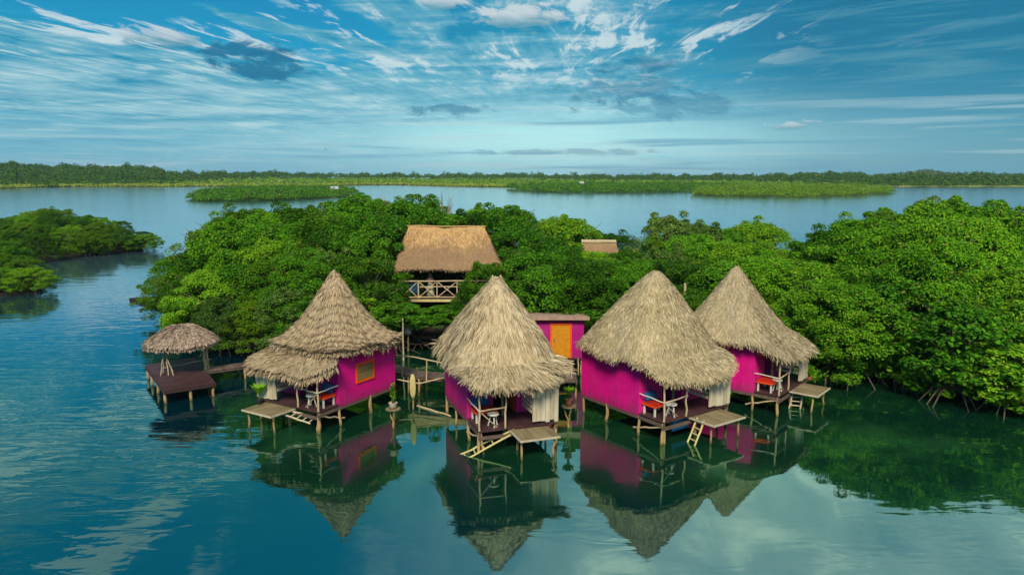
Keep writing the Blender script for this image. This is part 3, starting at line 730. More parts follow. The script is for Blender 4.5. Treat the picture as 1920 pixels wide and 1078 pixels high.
HUTS = [
    dict(C=(-8.34, 33.96), h=-31.5, W=1.93, P=1.25, sg=-1, zp=6.45, style=dict(p=1.5, e=0.12, seed=11, zf=2.82, mat='thatch1', tier=True, sag=0.05,
         kw=dict(n=15000, L=(0.2, 0.36), W=(0.018, 0.06), lift=(0.004, 0.03), fringe=1500, fr_len=(0.15, 0.35), jit=0.10)), opts=dict(window=(-0.80, 0.42, 1.52, 2.44)),
         label='magenta stilt hut with brown tiered thatch and orange framed window, nearest the small dock'),
    dict(C=(-0.90, 31.85), h=19.0, W=1.70, P=1.72, sg=1, zp=6.6, style=dict(p=0.90, e=0.08, seed=12, zf=2.78, cy=0.7, mat='thatch2', twin=True, sag=0.09,
         kw=dict(n=19000, L=(0.4, 0.8), W=(0.018, 0.042), lift=(0.03, 0.08), clumps=1100, fringe=2600, fr_len=(0.22, 0.5), jit=0.16)), opts=dict(orange_door=True),
         label='magenta stilt hut with shaggy yellow straw roof ending in two tufts'),
    dict(C=(6.03, 32.87), h=35.0, W=2.06, P=1.45, sg=1, zp=6.7, style=dict(p=0.93, e=0.16, seed=13, zf=2.46, cy=0.7, mat='thatch3', sag=0.06,
         kw=dict(n=26000, L=(0.2, 0.42), W=(0.014, 0.034), lift=(0.012, 0.06), fringe=3000, fr_len=(0.15, 0.35), jit=0.36)), opts={},
         label='large magenta stilt hut with pale rounded thatch cone and a sagging porch skirt'),
    dict(C=(11.15, 36.0), h=50.0, W=1.86, P=1.22, sg=1, zp=6.45, style=dict(p=1.14, e=0.08, seed=14, zf=2.4, mat='thatch4', sag=0.05, flare=0.12,
         kw=dict(n=22000, L=(0.2, 0.42), W=(0.014, 0.034), lift=(0.012, 0.05), fringe=2400, fr_len=(0.15, 0.35), jit=0.32)), opts={},
         label='magenta stilt hut with grey pointed thatch, partly hidden, nearest the dense mangroves'),
]
hl = ['tiered brown thatched hut with the window', 'hut with shaggy yellow straw', 'big pale thatched hut', 'grey pointed thatched hut beside the mangroves']
for d, nm in zip(HUTS, hl):
    r, h = hut(d['C'], d['h'], d['W'], d['P'], d['sg'], d['style'], d['label'], d['zp'], d['opts'])
    bench(d['C'], h, d['sg'], d['W'], d['P'], 'orange bench with red seat on porch of the ' + nm)
    if nm != hl[3]: pillow(d['C'], h, d['sg'], d['W'], 'dark blue pillow on the porch bench of the ' + nm)
    stool(d['C'], h, d['sg'], d['W'], d['P'], 'pale three legged stool on porch of the ' + nm)

# ladders
ladder(az(537, 769, 0.66), az(597, 783, 0.42), az(526, 775, 0.60), az(582, 794, 0.30), 5, 'pale ladder lying level below porch of the tiered brown hut')
ladder(az(964, 804, 0.76), az(863, 852, -0.18), az(969, 808, 0.66), az(868, 864, -0.28), 6, 'long yellow ladder sloping sideways into water below the shaggy straw hut', 'yellow_pole')
ladder(az(1308, 783, 0.76), az(1286, 836, -0.3), az(1320, 789, 0.74), az(1300, 843, -0.3), 5, 'yellowish ladder leaning on landing of the big pale thatched hut', 'yellow_pole')
ladder(az(1488, 731, 0.74), az(1478, 770, -0.3), az(1507, 733, 0.74), az(1499, 772, -0.3), 5, 'short pale ladder at landing of the hut beside the mangroves')

# blue panel under the third hut's porch
c = HUTS[2]
q = MB().box(-0.5, 0.5, -0.02, 0.02, -0.28, 0.28).build('blue_board', M['blue_panel'])
q.location = world_of(c['C'], rad(c['h']), -0.55, -2.9, 0.40); q.rotation_euler = (0, 0, rad(c['h']))
tag(q, 'bright blue board wedged under the porch of the big pale hut', 'board')

# ------------------------------------------------------------------ potted plants on stakes and landings
def plant_stand(px_, py_, top, label, kind):
    x, y, _ = az(px_, py_, 0)
    t = thing('plant_stand', label, 'plant stand', (x, y, 0), 0.3, 'forked stakes carrying plants')
    MB().pole((0, 0, -0.6), (0, 0, top * 0.3), 0.055, 0.02).build('stake', M['stilt'], t)
    for k in range(3):
        q = k * 2.094 + 0.5
        MB().pole((0, 0, top * 0.22), (0.26 * math.cos(q), 0.26 * math.sin(q), top - 0.02), 0.035, 0.03).build('fork', M['stilt'], t)
    MB().lathe([(0.30, 0), (0.34, 0.02), (0.33, 0.055), (0.1, 0.06)], (0, 0, top - 0.02), 12).build('shelf', M['landing'], t)
    return (x, y, top + 0.045)
p1 = plant_stand(738, 797, 0.74, 'forked stake with round shelf between the tiered and shaggy huts', 0)
potted('potted_cactus', 'tall green cactus in pale pot on the stake between two huts', p1, 0.19, 0.26, M['white_pot'], M['lime'], 'column', 0.8)
p2 = plant_stand(1066, 797, 0.86, 'forked stake carrying a leafy pot in front of the purple shed', 1)
potted('potted_plant', 'broad green leaves in a clay pot on the stake before the shed', p2, 0.17, 0.3, M['terracotta'], M['lime'], 'broad', 0.55)
potted('potted_plant', 'small bright green sprout in a red pot beside the big hut landing', az(1362, 760, 0.745), 0.13, 0.24, M['red_pot'], M['lime'], 'broad', 0.4)
potted('potted_plant', 'green bush in a low pot at landing of the hut beside mangroves', az(1516, 713, 0.745), 0.17, 0.22, M['terracotta'], M['lime'], 'bush', 0.5)
potted('potted_plant', 'lime green sprout standing on landing of the tiered brown hut', az(487, 757, 0.745), 0.14, 0.2, M['hide'], M['lime'], 'broad', 0.75)

# ------------------------------------------------------------------ dock with the little thatched shelter
def dock():
    P4 = [az(273, 684, 0.6), az(307.6, 731.5, 0.6), az(404, 717, 0.6), az(366, 669, 0.6)]
    o = np.mean(np.array(P4), 0); o[2] = 0
    t = thing('dock_shelter', 'square dark dock on stilts with a small thatched parasol roof, left of the huts', 'dock', tuple(o))
    L = lambda p: np.array(p) - o
    A, B, Cc, Dd = [L(p) for p in P4]
    bd = MB(); n = 18
    for i in range(n):
        f0, f1 = i / n + 0.001, (i + 1) / n - 0.001
        a, b = A + (B - A) * f0, A + (B - A) * f1; c, d = Dd + (Cc - Dd) * f1, Dd + (Cc - Dd) * f0
        z = 0.6 + rnd.uniform(-0.006, 0.004)
        bd.slab([a, b, c, d], 0.54, z)
    bd.build('deck', M['deck_maroon'], t)
    e = MB()
    for a, b in ((A, B), (B, Cc), (Cc, Dd), (Dd, A)):
        e.bar((a[0], a[1], 0.47), (b[0], b[1], 0.47), 0.08, 0.13)
    e.build('edge_beam', M['deck_dark'], t)
    for q in [A + (B - A) * k for k in (0.04, 0.3, 0.6, 0.97)] + [B + (Cc - B) * k for k in (0.5, 0.97)] + [Dd + (Cc - Dd) * k for k in (0.1, 0.5)]:
        i = (np.array((0, 0, 0.6)) - q) * 0.04
        MB().pole((q[0] + i[0] + rnd.uniform(-.06, .06), q[1] + i[1], -0.6), (q[0] + i[0], q[1] + i[1], 0.52), 0.08, 0.015, 8).build('stilt', M['stilt'], t)
    # tripods of thin branches
    c1 = L(az(316, 703, 0.6)); c2 = L(az(384, 693, 0.6))
    top = L(ay(303, 652, 37.0))
    for dx, dy in ((-0.34, -0.15), (0.02, -0.05), (0.3, -0.1), (0.05, 0.3), (-0.5, 0.45)):
        MB().pole((c1[0] + dx, c1[1] + dy, 0.6), (c1[0] + dx * -0.25 - 0.1, c1[1] + dy * 0.2, 2.3), 0.03, 0.03).build('branch_post', M['bamboo'], t)
    for dx, dy, r in ((-0.22, 0.9, 0.06), (0.02, 0.1, 0.08), (0.12, 0.25, 0.05)):
        MB().pole((c2[0] + dx, c2[1] + dy, 0.6), (c2[0] + dx * 0.5 - 0.1, c2[1] + dy * 0.9, 2.25), r, 0.015).build('branch_post', M['bamboo'], t)
    MB().pole((c1[0] - 0.6, c1[1] + 0.6, 0.8), (c1[0] + 1.3, c1[1] + 2.3, 0.85), 0.03, 0.01).build('rail', M['bamboo'], t)
    rc = L(ay(340, 636, 38.0)); R = 1.74; zr = 2.2
    def f(phi, s):
        k = 1 + 0.02 * np.sin(5 * phi + 1) + 0.015 * np.sin(11 * phi)
        return np.stack([rc[0] + R * k * s * np.cos(phi), rc[1] + R * k * s * np.sin(phi), zr + 0.85 * (1 - s ** 1.75) + 0.02 * np.sin(9 * phi + 9 * s)], -1)
    thatch('thatched_roof', f, M['thatch6'], t, 31, n=4200, L=(0.25, 0.42), W=(0.04, 0.08), lift=(0.03, 0.08), courses=10, fringe=700, fr_len=(0.12, 0.25))
dock()

# ------------------------------------------------------------------ walkways
def walkway(pts, w, z, label, posts=True, mat='walk'):
    o = np.array(pts[0] + (0,)) * 1.0
    t = thing('walkway', label, 'walkway', tuple(o), 0, 'board walkways between the huts')
    bd = MB()
    for a, b in zip(pts[:-1], pts[1:]):
        a = np.array(a) - o[:2]; b = np.array(b) - o[:2]; d = b - a; L = np.linalg.norm(d); d /= L; s = np.array((-d[1], d[0])) * w / 2
        n = max(2, int(L / 0.22))
        for i in range(n):
            p, q = a + d * (L * i / n + 0.008), a + d * (L * (i + 1) / n - 0.008)
            bd.slab([p - s * rnd.uniform(.95, 1.03), q - s, q + s, p + s * rnd.uniform(.95, 1.03)], z - 0.05, z + rnd.uniform(-.006, .006))
    bd.build('boards', M[mat], t)
    for a, b in zip(pts[:-1], pts[1:]):
        a = np.array(a) - o[:2]; b = np.array(b) - o[:2]; d = (b - a); L = np.linalg.norm(d); d /= L; s = np.array((-d[1], d[0])) * w * 0.42
        st = MB()
        for k in (-1, 1): st.bar((*(a + s * k), z - 0.11), (*(b + s * k), z - 0.11), 0.07, 0.11)
        st.build('bearer', M['walk'], t)
        for f in np.linspace(0.08, 0.92, max(2, int(L / 1.6))):
            for k in (-1, 1):
                q = a + d * L * f + s * k
                MB().pole((*q, -0.6), (*q, z - 0.1), 0.055, 0.02).build('stilt', M['stilt'], t)
    return t, o
x0 = az(390, 693, 0.6); x1 = az(462, 682, 0.6)
walkway([(x0[0] - 0.3, x0[1]), (x1[0], x1[1]), (-8.6, 41.0)], 0.9, 0.6, 'low grey walkway leading from the small dock behind the tiered brown hut')
t, o = walkway([(-7.4, 38.4), (-4.8, 36.4), (-2.2, 35.6)], 1.1, DZ, 'brown railed walkway linking the tiered brown hut and the shaggy straw hut')
for u, v0, v1 in ((754, 665, 702), (800, 676, 710)):
    b = np.array(az(u, v1, DZ)) - o; a_ = np.array(ay(u, v0, b[1] + o[1])) - o
    MB().pole((b[0], b[1], DZ - 0.1), (a_[0], a_[1], a_[2]), 0.04, 0.01).build('rail_post', M['bamboo'], t)
ra, rb, rc_ = [np.array(ay(u, v, Y)) - o for u, v, Y in ((741, 666, 36.4), (775, 669, 36.4), (828, 680, 36.2))]
MB().tube([ra, rb, rc_], 0.035, 7).build('rail', M['bamboo'], t)
la, lb, lc = [np.array(ay(u, v, Y)) - o for u, v, Y in ((744, 711, 35.2), (786, 719, 35.0), (832, 708, 35.2))]
MB().tube([la, lb, lc], 0.04, 7).build('low_rail', M['bamboo'], t)
t2, o2 = walkway([(2.75, 34.9), (2.75, 39.2)], 1.05, DZ, 'short walkway on stilts leading out from the purple shed door')
for u, v0, v1, Y in ((1072, 677, 716, 35.6), (1084, 672, 706, 36.5)):
    b = np.array(ay(u, v1, Y)) - o2; a_ = np.array(ay(u, v0, Y)) - o2
    MB().pole((b[0], b[1], DZ - 0.1), a_, 0.035, 0.02).build('rail_post', M['bamboo'], t2)
MB().pole(np.array(ay(1046, 677, 35.6)) - o2, np.array(ay(1076, 677, 35.6)) - o2, 0.04, 0.005).build('rail', M['bamboo'], t2)
# yellow board on a stake beside the walkway
x, y, _ = az(775, 762, 0)
t = thing('paddle_stake', 'yellow paddle shaped board on a stake between the first two huts', 'stake', (x, y, 0))
MB().pole((0, 0, -0.5), (0, 0, 0.8), 0.04, 0.01).build('stake', M['stilt'], t)
b = MB(); prof = [(0.03, 0.35), (0.12, 0.6), (0.16, 0.95), (0.13, 1.35), (0.06, 1.6)]
b.lathe(prof, n=10); b.v = [(v[0], v[1] * 0.3 - 0.05, v[2]) for v in b.v]; b.build('board', M['yellow_pole'], t, True)
# floating pole
a, b_ = az(782, 760, -0.13), az(845, 780, -0.11)
o = MB().pole(a, b_, 0.05, 0.01).build('floating_pole', M['bamboo']); tag(o, 'thin pale pole floating on dark water between the first two huts', 'pole')

# ------------------------------------------------------------------ purple shed
def shed():
    X0, X1, Y0, Y1 = 0.55, 3.98, 39.6, 42.4
    t = thing('shed', 'small purple plank shed with flat roof and amber door behind the huts', 'shed', ((X0 + X1) / 2, (Y0 + Y1) / 2, 0))
    cx, cy = (X0 + X1) / 2, (Y0 + Y1) / 2; a, b = (X1 - X0) / 2, (Y1 - Y0) / 2
    dx0, dx1 = az2x(1031, 40) - cx, az2x(1071, 40) - cx
    w = MB(); w.box(-a, dx0, -b, -b + 0.08, DZ, 3.12).box(dx1, a, -b, -b + 0.08, DZ, 3.12).box(dx0, dx1, -b, -b + 0.08, 2.82, 3.12)
    w.build('front_wall', M['magenta_plank'], t)
    MB().box(a - 0.08, a, -b + 0.08, b, DZ, 2.74).build('side_wall', M['magenta_plank'], t)
    MB().box(-a, -a + 0.08, -b + 0.08, b, DZ, 2.74).build('side_wall', M['magenta_plank'], t)
    MB().box(-a + 0.08, a - 0.08, b - 0.08, b, DZ, 2.7).build('back_wall', M['magenta_plank'], t)
    fr = MB().box(dx0, dx0 + 0.1, -b - 0.03, -b + 0.06, DZ, 2.82).box(dx1 - 0.1, dx1, -b - 0.03, -b + 0.06, DZ, 2.82).box(dx0 + 0.1, dx1 - 0.1, -b - 0.03, -b + 0.06, 2.72, 2.82)
    fr.build('door_frame', M['orange'], t)
    dr = MB().box(dx0 + 0.1, dx1 - 0.1, -b + 0.0, -b + 0.05, DZ + 0.02, 2.72).build('door', M['yellow_door'], t)
    MB().box(dx0 + 0.2, dx0 + 0.24, -b - 0.04, -b - 0.002, 1.75, 1.95).build('handle', M['bark'], dr)
    rf = MB().add([(-a - 0.3, -b - 0.3, 3.13), (a + 0.25, -b - 0.3, 3.13), (a + 0.25, b + 0.3, 2.74), (-a - 0.3, b + 0.3, 2.74),
                   (-a - 0.3, -b - 0.3, 3.2), (a + 0.25, -b - 0.3, 3.2), (a + 0.25, b + 0.3, 2.81), (-a - 0.3, b + 0.3, 2.81)],
                  [(3, 2, 1, 0), (4, 5, 6, 7), (0, 1, 5, 4), (1, 2, 6, 5), (2, 3, 7, 6), (3, 0, 4, 7)])
    rf.build('roof', M['tin'], t)
    MB().box(-a - 0.32, a + 0.27, -b - 0.34, -b - 0.302, 3.06, 3.25).build('fascia', M['tin'], t)
    MB().box(-a, a, -b, b, DZ - 0.1, DZ - 0.004).build('floor', M['deck_dark'], t)
    for x in (-a + 0.1, a - 0.1):
        for y in (-b + 0.1, b - 0.1): MB().pole((x, y, -0.6), (x, y, DZ - 0.1), 0.08, 0.02).build('stilt', M['stilt'], t)
def az2x(u, Y): return ay(u, 620, Y)[0]
shed()

# ------------------------------------------------------------------ raised lookout with a gable thatch
def lookout():
    Y0, Y1 = 50.0, 54.6; cx, cy = -4.35, 52.3
    xl = ay(750, 500, Y0)[0] - cx; xr = 3.1; y0 = Y0 - cy; y1 = Y1 - cy; zf = 2.45
    t = thing('lookout_pavilion', 'raised open pavilion with ginger gable thatch and crossed railings among trees', 'pavilion', (cx, cy, 0))
    fl = MB(); n = 12
    for i in range(n):
        fl.box(xl - 0.1, xr + 0.1, y0 + (y1 - y0) * i / n + 0.006, y0 + (y1 - y0) * (i + 1) / n - 0.006, zf - 0.06, zf + rnd.uniform(-.005, .005))
    fl.build('floor', M['deck_dark'], t)
    MB().bar((xl - 0.05, y0 - 0.08, zf - 0.16), (xr, y0 - 0.08, zf - 0.16), 0.12, 0.16).build('floor_beam', M['yellow_pole'], t)
    for x in (xl, (xl + xr) / 2, xr):
        for y in (y0, y1):
            if y == y0 and xl < x < xr: continue
            MB().pole((x, y, -0.3), (x, y, 4.95), 0.085, 0.006, 8).build('post', M['bamboo'], t)
    zt = ay(800, 527, Y0)[2]
    MB().pole((xl, y0 - 0.06, zt), (xr, y0 - 0.06, zt + 0.03), 0.05, 0.004).build('rail', M['bamboo'], t)
    MB().pole((xl, y0 - 0.05, zf + 0.06), (xr, y0 - 0.05, zf + 0.06), 0.045, 0.004).build('rail', M['bamboo'], t)
    MB().pole((ay(787, 537, Y0)[0] - cx, y0 - 0.02, zf + 0.78), (xr, y0 - 0.02, zf + 0.8), 0.045, 0.004).build('rail', M['bamboo'], t)
    xs = [xl] + [ay(u, 540, Y0)[0] - cx for u in (784.5, 819.5, 857, 895)]
    for i, x in enumerate(xs[1:]): MB().pole((x, y0 - 0.04, zf), (x, y0 - 0.04, zt), 0.06 if i == 0 else 0.045, 0.006).build('baluster', M['bamboo'], t)
    for a, b in zip(xs[:-1], xs[1:]):
        k = MB(); k.pole((a + 0.08, y0 - 0.09, zt - 0.08), (b - 0.08, y0 - 0.09, zf + 0.1), 0.035, 0.006); k.build('cross_brace', M['bamboo'], t)
        k = MB(); k.pole((a + 0.08, y0 - 0.01, zf + 0.1), (b - 0.08, y0 - 0.01, zt - 0.08), 0.035, 0.006); k.build('cross_brace', M['bamboo'], t)
    for y in (y0, y1):
        MB().pole((xl - 0.2, y, 4.75), (xr + 0.2, y, 4.75), 0.07, 0.004).build('eave_beam', M['bark'], t)
    # back wall of dark boards and a hanging red cloth
    bw = MB(); n = 22
    for i in range(n):
        a = xl + (xr - xl) * i / n; bw.box(a + 0.008, a + (xr - xl) / n - 0.008, y1 - 0.1, y1 - 0.06 - rnd.uniform(0, .01), zf + 0.01, 4.7)
    bw.build('back_wall', M['deck_dark'], t)
    # lower cabin wall in magenta, seen between the trees
    MB().box(0.35, 2.4, -1.2, -1.12, 0.6, 2.0).build('lower_wall', M['magenta_plank'], t)
    # roof: ridge y = cy, two thatched slopes with hipped-in ends
    zr = 7.25; ze = 4.62; yo = 2.75
    xe0, xe1 = ay(741, 500, Y0 - 0.4)[0] - cx, ay(940, 500, Y0 - 0.4)[0] - cx
    xr0, xr1 = ay(766, 427, 52.3)[0] - cx, ay(908, 428, 52.3)[0] - cx
    rng = np.random.default_rng(5)
    for sgn in (-1, 1):
        def f(u, s, sgn=sgn):          # u 0..1 along the ridge, s 0..1 down the slope
            x = (xr0 + (xr1 - xr0) * u) * (1 - s) + (xe0 + (xe1 - xe0) * u) * s
            z = zr + (ze - zr) * s ** 0.93 + 0.05 * np.sin(9 * u + 5 * s) + 0.03 * np.sin(23 * u - 8 * s) - 0.06 * np.sin(math.pi * u) * (1 - s)
            return np.stack([x, sgn * yo * s + 0 * u, z], -1)
        thatch('thatched_roof', f, M['thatch5'], t, 41 + sgn, n=9000, L=(0.3, 0.55), W=(0.03, 0.06), lift=(0.02, 0.06), fringe=900, fr_len=(0.12, 0.28), phi=(0, 1), courses=16)
    rl = MB().pole((xr0 - 0.1, 0, zr + 0.03), (xr1 + 0.1, 0, zr + 0.0), 0.05, 0.006, 8); rl.build('ridge_cap', M['thatch5'], t)
    for x, xe, sg in ((xr0, xe0, -1), (xr1, xe1, 1)):   # gable end thatch
        def f(u, s, x=x, xe=xe): 
            y = (u - 0.5) * 2 * yo * s
            return np.stack([x + (xe - x) * s, y, zr - 0.05 + (ze - zr) * s ** 0.93], -1)
        thatch('gable_thatch', f, M['thatch5'], t, 47 + sg, n=1500, L=(0.3, 0.5), fringe=250, phi=(0.0, 1.0))
    k = MB(); x = ay(833, 515, 52)[0] - cx
    n = 8
    for i in range(n + 1):
        z = 2.9 + 1.75 * i / n
        w = 0.16 + 0.06 * math.sin(i)
        k.v += [(x - w, y1 - 0.5 + 0.04 * math.sin(i * 2), z), (x + w, y1 - 0.5 - 0.04 * math.sin(i * 2), z), (x + w, y1 - 0.45, z), (x - w, y1 - 0.45, z)]
    for i in range(n):
        for j in range(4): k.f.append((i * 4 + j, i * 4 + (j + 1) % 4, i * 4 + 4 + (j + 1) % 4, i * 4 + 4 + j))
    o = k.build('hanging_cloth', M['red'])
    o.location = (cx, cy, 0); tag(o, 'red cloth hanging inside the raised thatched pavilion', 'cloth')
    # blue tarp bundle at the left corner
    b = MB()
    rr = np.random.default_rng(3); n, m = 12, 8
    prof = []
    for i in range(m + 1):
        a = math.pi * i / m - math.pi / 2
        for j in range(n):
            q = 2 * math.pi * j / n; r0 = 1 + rr.uniform(-.12, .12)
            b.v.append((0.62 * math.cos(a) * math.cos(q) * r0, 0.45 * math.cos(a) * math.sin(q) * r0, 0.5 + 0.5 * math.sin(a) * r0))
    for i in range(m):
        for j in range(n): b.f.append((i * n + j, i * n + (j + 1) % n, i * n + n + (j + 1) % n, i * n + n + j))
    o = b.build('tarpaulin', M['blue'], None, True); o.location = (cx + xl + 0.75, cy + y0 + 0.9, zf)
    tag(o, 'bundled dark blue tarpaulin at left corner of the raised pavilion', 'tarpaulin')
    return cx, cy, y0, zf, zt
LK = lookout()

# ------------------------------------------------------------------ person at the railing
def person():
    X, Y, Z = ay(807, 552, 50.35)
    zf = LK[3]
    t = thing('person', 'person in pale long skirt and pink top leaning on the pavilion railing', 'person', (X, 50.42, zf + 0.005))
    skin, tt = material('skin'); finish(tt, principled(tt, (0.50, 0.27, 0.17), 0.5))
    cl = plain_mat('linen_skirt', (0.50, 0.48, 0.36), 0.8); tp = plain_mat('pink_top', (0.62, 0.34, 0.25), 0.8); hr = plain_mat('fair_hair', (0.42, 0.22, 0.09), 0.6)
    me = bpy.data.meshes.new('body')
    V = []; E = []; R = []
    def j(p, r, par=None):
        V.append(p); R.append(r)
        if par is not None: E.append((par, len(V) - 1))
        return len(V) - 1
    pel = j((0, 0, 0.92), 0.135); ab = j((0, -0.01, 1.08), 0.115, pel); ch = j((0, -0.03, 1.27), 0.135, ab); nk = j((0, -0.05, 1.42), 0.055, ch)
    hd = j((0, -0.07, 1.53), 0.085, nk); j((0, -0.075, 1.62), 0.09, hd)
    for s in (-1, 1):
        sh = j((0.16 * s, -0.04, 1.36), 0.055, ch); el = j((0.24 * s, -0.14, 1.14), 0.042, sh); wr = j((0.16 * s, -0.38, 1.17), 0.03, el); pm = j((0.15 * s, -0.45, 1.19), 0.034, wr)
        for k, (dx, L) in enumerate(((-0.028, 0.07), (-0.01, 0.085), (0.009, 0.08), (0.027, 0.062))):
            f1 = j((0.15 * s + dx, -0.49, 1.195), 0.009, pm); f2 = j((0.15 * s + dx * 1.1, -0.49 - L * 0.5, 1.18), 0.008, f1); j((0.15 * s + dx * 1.1, -0.49 - L * 0.7, 1.15), 0.007, f2)
        th = j((0.15 * s - 0.04 * s, -0.44, 1.19), 0.01, pm); j((0.15 * s - 0.065 * s, -0.48, 1.175), 0.008, th)
        hp = j((0.09 * s, 0, 0.86), 0.095, pel); kn = j((0.095 * s, -0.02, 0.48), 0.06, hp); an = j((0.095 * s, 0.01, 0.09), 0.042, kn); j((0.10 * s, -0.13, 0.04), 0.035, an)
    me.from_pydata(V, E, []); o = link('body', me, skin, t)
    m = o.modifiers.new('skin', 'SKIN')
    if not me.skin_vertices: me.skin_vertices.new()
    for i, r in enumerate(R): me.skin_vertices[0].data[i].radius = (r, r)
    me.skin_vertices[0].data[0].use_root = True
    o.modifiers.new('sub', 'SUBSURF').levels = 1; o.modifiers['sub'].render_levels = 2
    def drape(name, rings, mat, n=22, fold=0.05):
        b = MB()
        for i, (cx, cy, z, rx, ry) in enumerate(rings):
            for k in range(n):
                q = 2 * math.pi * k / n; f = 1 + fold * (1 if k % 2 else -1) * (i / len(rings))
                b.v.append((cx + rx * f * math.cos(q), cy + ry * f * math.sin(q), z))
        for i in range(len(rings) - 1):
            for k in range(n): b.f.append((i * n + k, i * n + (k + 1) % n, i * n + n + (k + 1) % n, i * n + n + k))
        o = b.build(name, mat, t, True)
        s = o.modifiers.new('thick', 'SOLIDIFY'); s.thickness = 0.012
    drape('skirt', [(0, 0, 1.05, 0.135, 0.115), (0, 0, 0.95, 0.165, 0.145), (0, 0, 0.8, 0.19, 0.17), (0, -0.01, 0.5, 0.24, 0.22), (0.02, -0.02, 0.1, 0.30, 0.28)], cl, 26, 0.09)
    drape('top', [(0, -0.045, 1.405, 0.09, 0.075), (0, -0.04, 1.36, 0.175, 0.11), (0, -0.03, 1.27, 0.16, 0.145), (0, -0.015, 1.12, 0.135, 0.125), (0, 0, 1.0, 0.155, 0.138)], tp, 20, 0.02)
    b = MB()   # hair: cap and length down the back and shoulders
    for i, (z, rx, ry, cy) in enumerate(((1.725, 0.02, 0.02, -0.06), (1.71, 0.07, 0.075, -0.06), (1.65, 0.105, 0.108, -0.055), (1.57, 0.115, 0.105, -0.035), (1.48, 0.12, 0.09, 0.0), (1.38, 0.125, 0.075, 0.035), (1.25, 0.115, 0.05, 0.085))):
        for k in range(16):
            q = 2 * math.pi * k / 16; f = 0.62 if (math.sin(q) < -0.35 and z < 1.66) else 1.0
            b.v.append((rx * math.cos(q) * (1 if f == 1 else 0.95), cy + ry * math.sin(q) * f, z))
    for i in range(6):
        for k in range(16): b.f.append((i * 16 + k, i * 16 + (k + 1) % 16, i * 16 + 16 + (k + 1) % 16, i * 16 + 16 + k))
    b.build('hair', hr, t, True)
    # face: nose, eyes, mouth, ears
    MB().lathe([(0.018, -0.02), (0.014, 0.0), (0.006, 0.02)], (0, -0.165, 1.56), 8).build('nose', skin, t, True)
    dk = M['hide']
    for s in (-1, 1):
        MB().lathe([(0.002, -0.008), (0.011, 0), (0.002, 0.008)], (0.035 * s, -0.152, 1.59), 8).build('eye', dk, t, True)
        MB().lathe([(0.004, -0.03), (0.016, 0), (0.006, 0.03)], (0.094 * s, -0.07, 1.57), 8).build('ear', skin, t, True)
    MB().box(-0.025, 0.025, -0.158, -0.148, 1.51, 1.519).build('mouth', M['red'], t)
person()

# ------------------------------------------------------------------ odds and ends among the trees
x, y, z = ay(765, 624, 45.0)
t = thing('barrel', 'pale grey plastic barrel on a post under the raised pavilion', 'barrel', (x, y, 0))
MB().lathe([(0.2, z - 0.05), (0.25, z), (0.25, z + 0.62), (0.2, z + 0.7), (0.06, z + 0.72)], n=14).build('drum', M['grey_plastic'], t, True)
MB().pole((0, 0, -0.2), (0, 0, z - 0.05), 0.06, 0.02).build('post', M['stilt'], t)
for u, v0, v1, Y, r, lab in ((755, 597, 680, 43.0, 0.05, 'thin pale pole standing in dark undergrowth right of the tiered roof'), (1284.5, 531, 640, 42.2, 0.085, 'weathered post rising between the two right hand thatched roofs')):
    a = ay(u, v0, Y)
    o = MB().pole((0, 0, -0.3), (0, 0, a[2]), r, 0.008).build('wooden_post', M['bamboo'])
    o.location = (a[0], a[1], 0); tag(o, lab, 'post')
a, b = ay(1266, 571, 42.4), ay(1282, 571, 42.4)
o = MB().pole(a, b, 0.05, 0.0).build('cross_bar', M['bamboo']); o.parent = bpy.data.objects['wooden_post.001']; o.matrix_parent_inverse = bpy.data.objects['wooden_post.001'].matrix_world.inverted()
o.location = (-bpy.data.objects['wooden_post.001'].location.x, -bpy.data.objects['wooden_post.001'].location.y, 0); o.matrix_parent_inverse.identity()
# the second thatched building almost swallowed by the trees
def hidden_house():
    Y = 57.5; x0, _, zt = ay(1090, 453, Y); x1 = ay(1155, 453, Y)[0]; cx = (x0 + x1) / 2; a = (x1 - x0) / 2
    t = thing('overgrown_house', 'straw roofed house almost swallowed by trees, only its ridge showing', 'house', (cx, Y, 0))
    rg = MB().pole((-a, 0, zt), (a, 0, zt), 0.16, 0.003, 8); rg.build('ridge_cap', M['thatch2'], t)
    def f(u, s): return np.stack([-a + 2 * a * u + (u - 0.5) * 0.9 * s, -2.2 * s + 0 * u, zt - 0.08 - 2.5 * s], -1)
    thatch('thatched_roof', f, M['thatch5'], t, 77, n=2500, fringe=300, phi=(0, 1))
    def f(u, s): return np.stack([-a + 2 * a * u + (u - 0.5) * 0.9 * s, 2.2 * s + 0 * u, zt - 0.08 - 2.5 * s], -1)
    thatch('thatched_roof', f, M['thatch5'], t, 78, n=1500, fringe=200, phi=(0, 1))
    MB().box(-a, a, -1.6, 1.6, 0.5, zt - 2.3).build('wall', M['deck_dark'], t)
hidden_house()

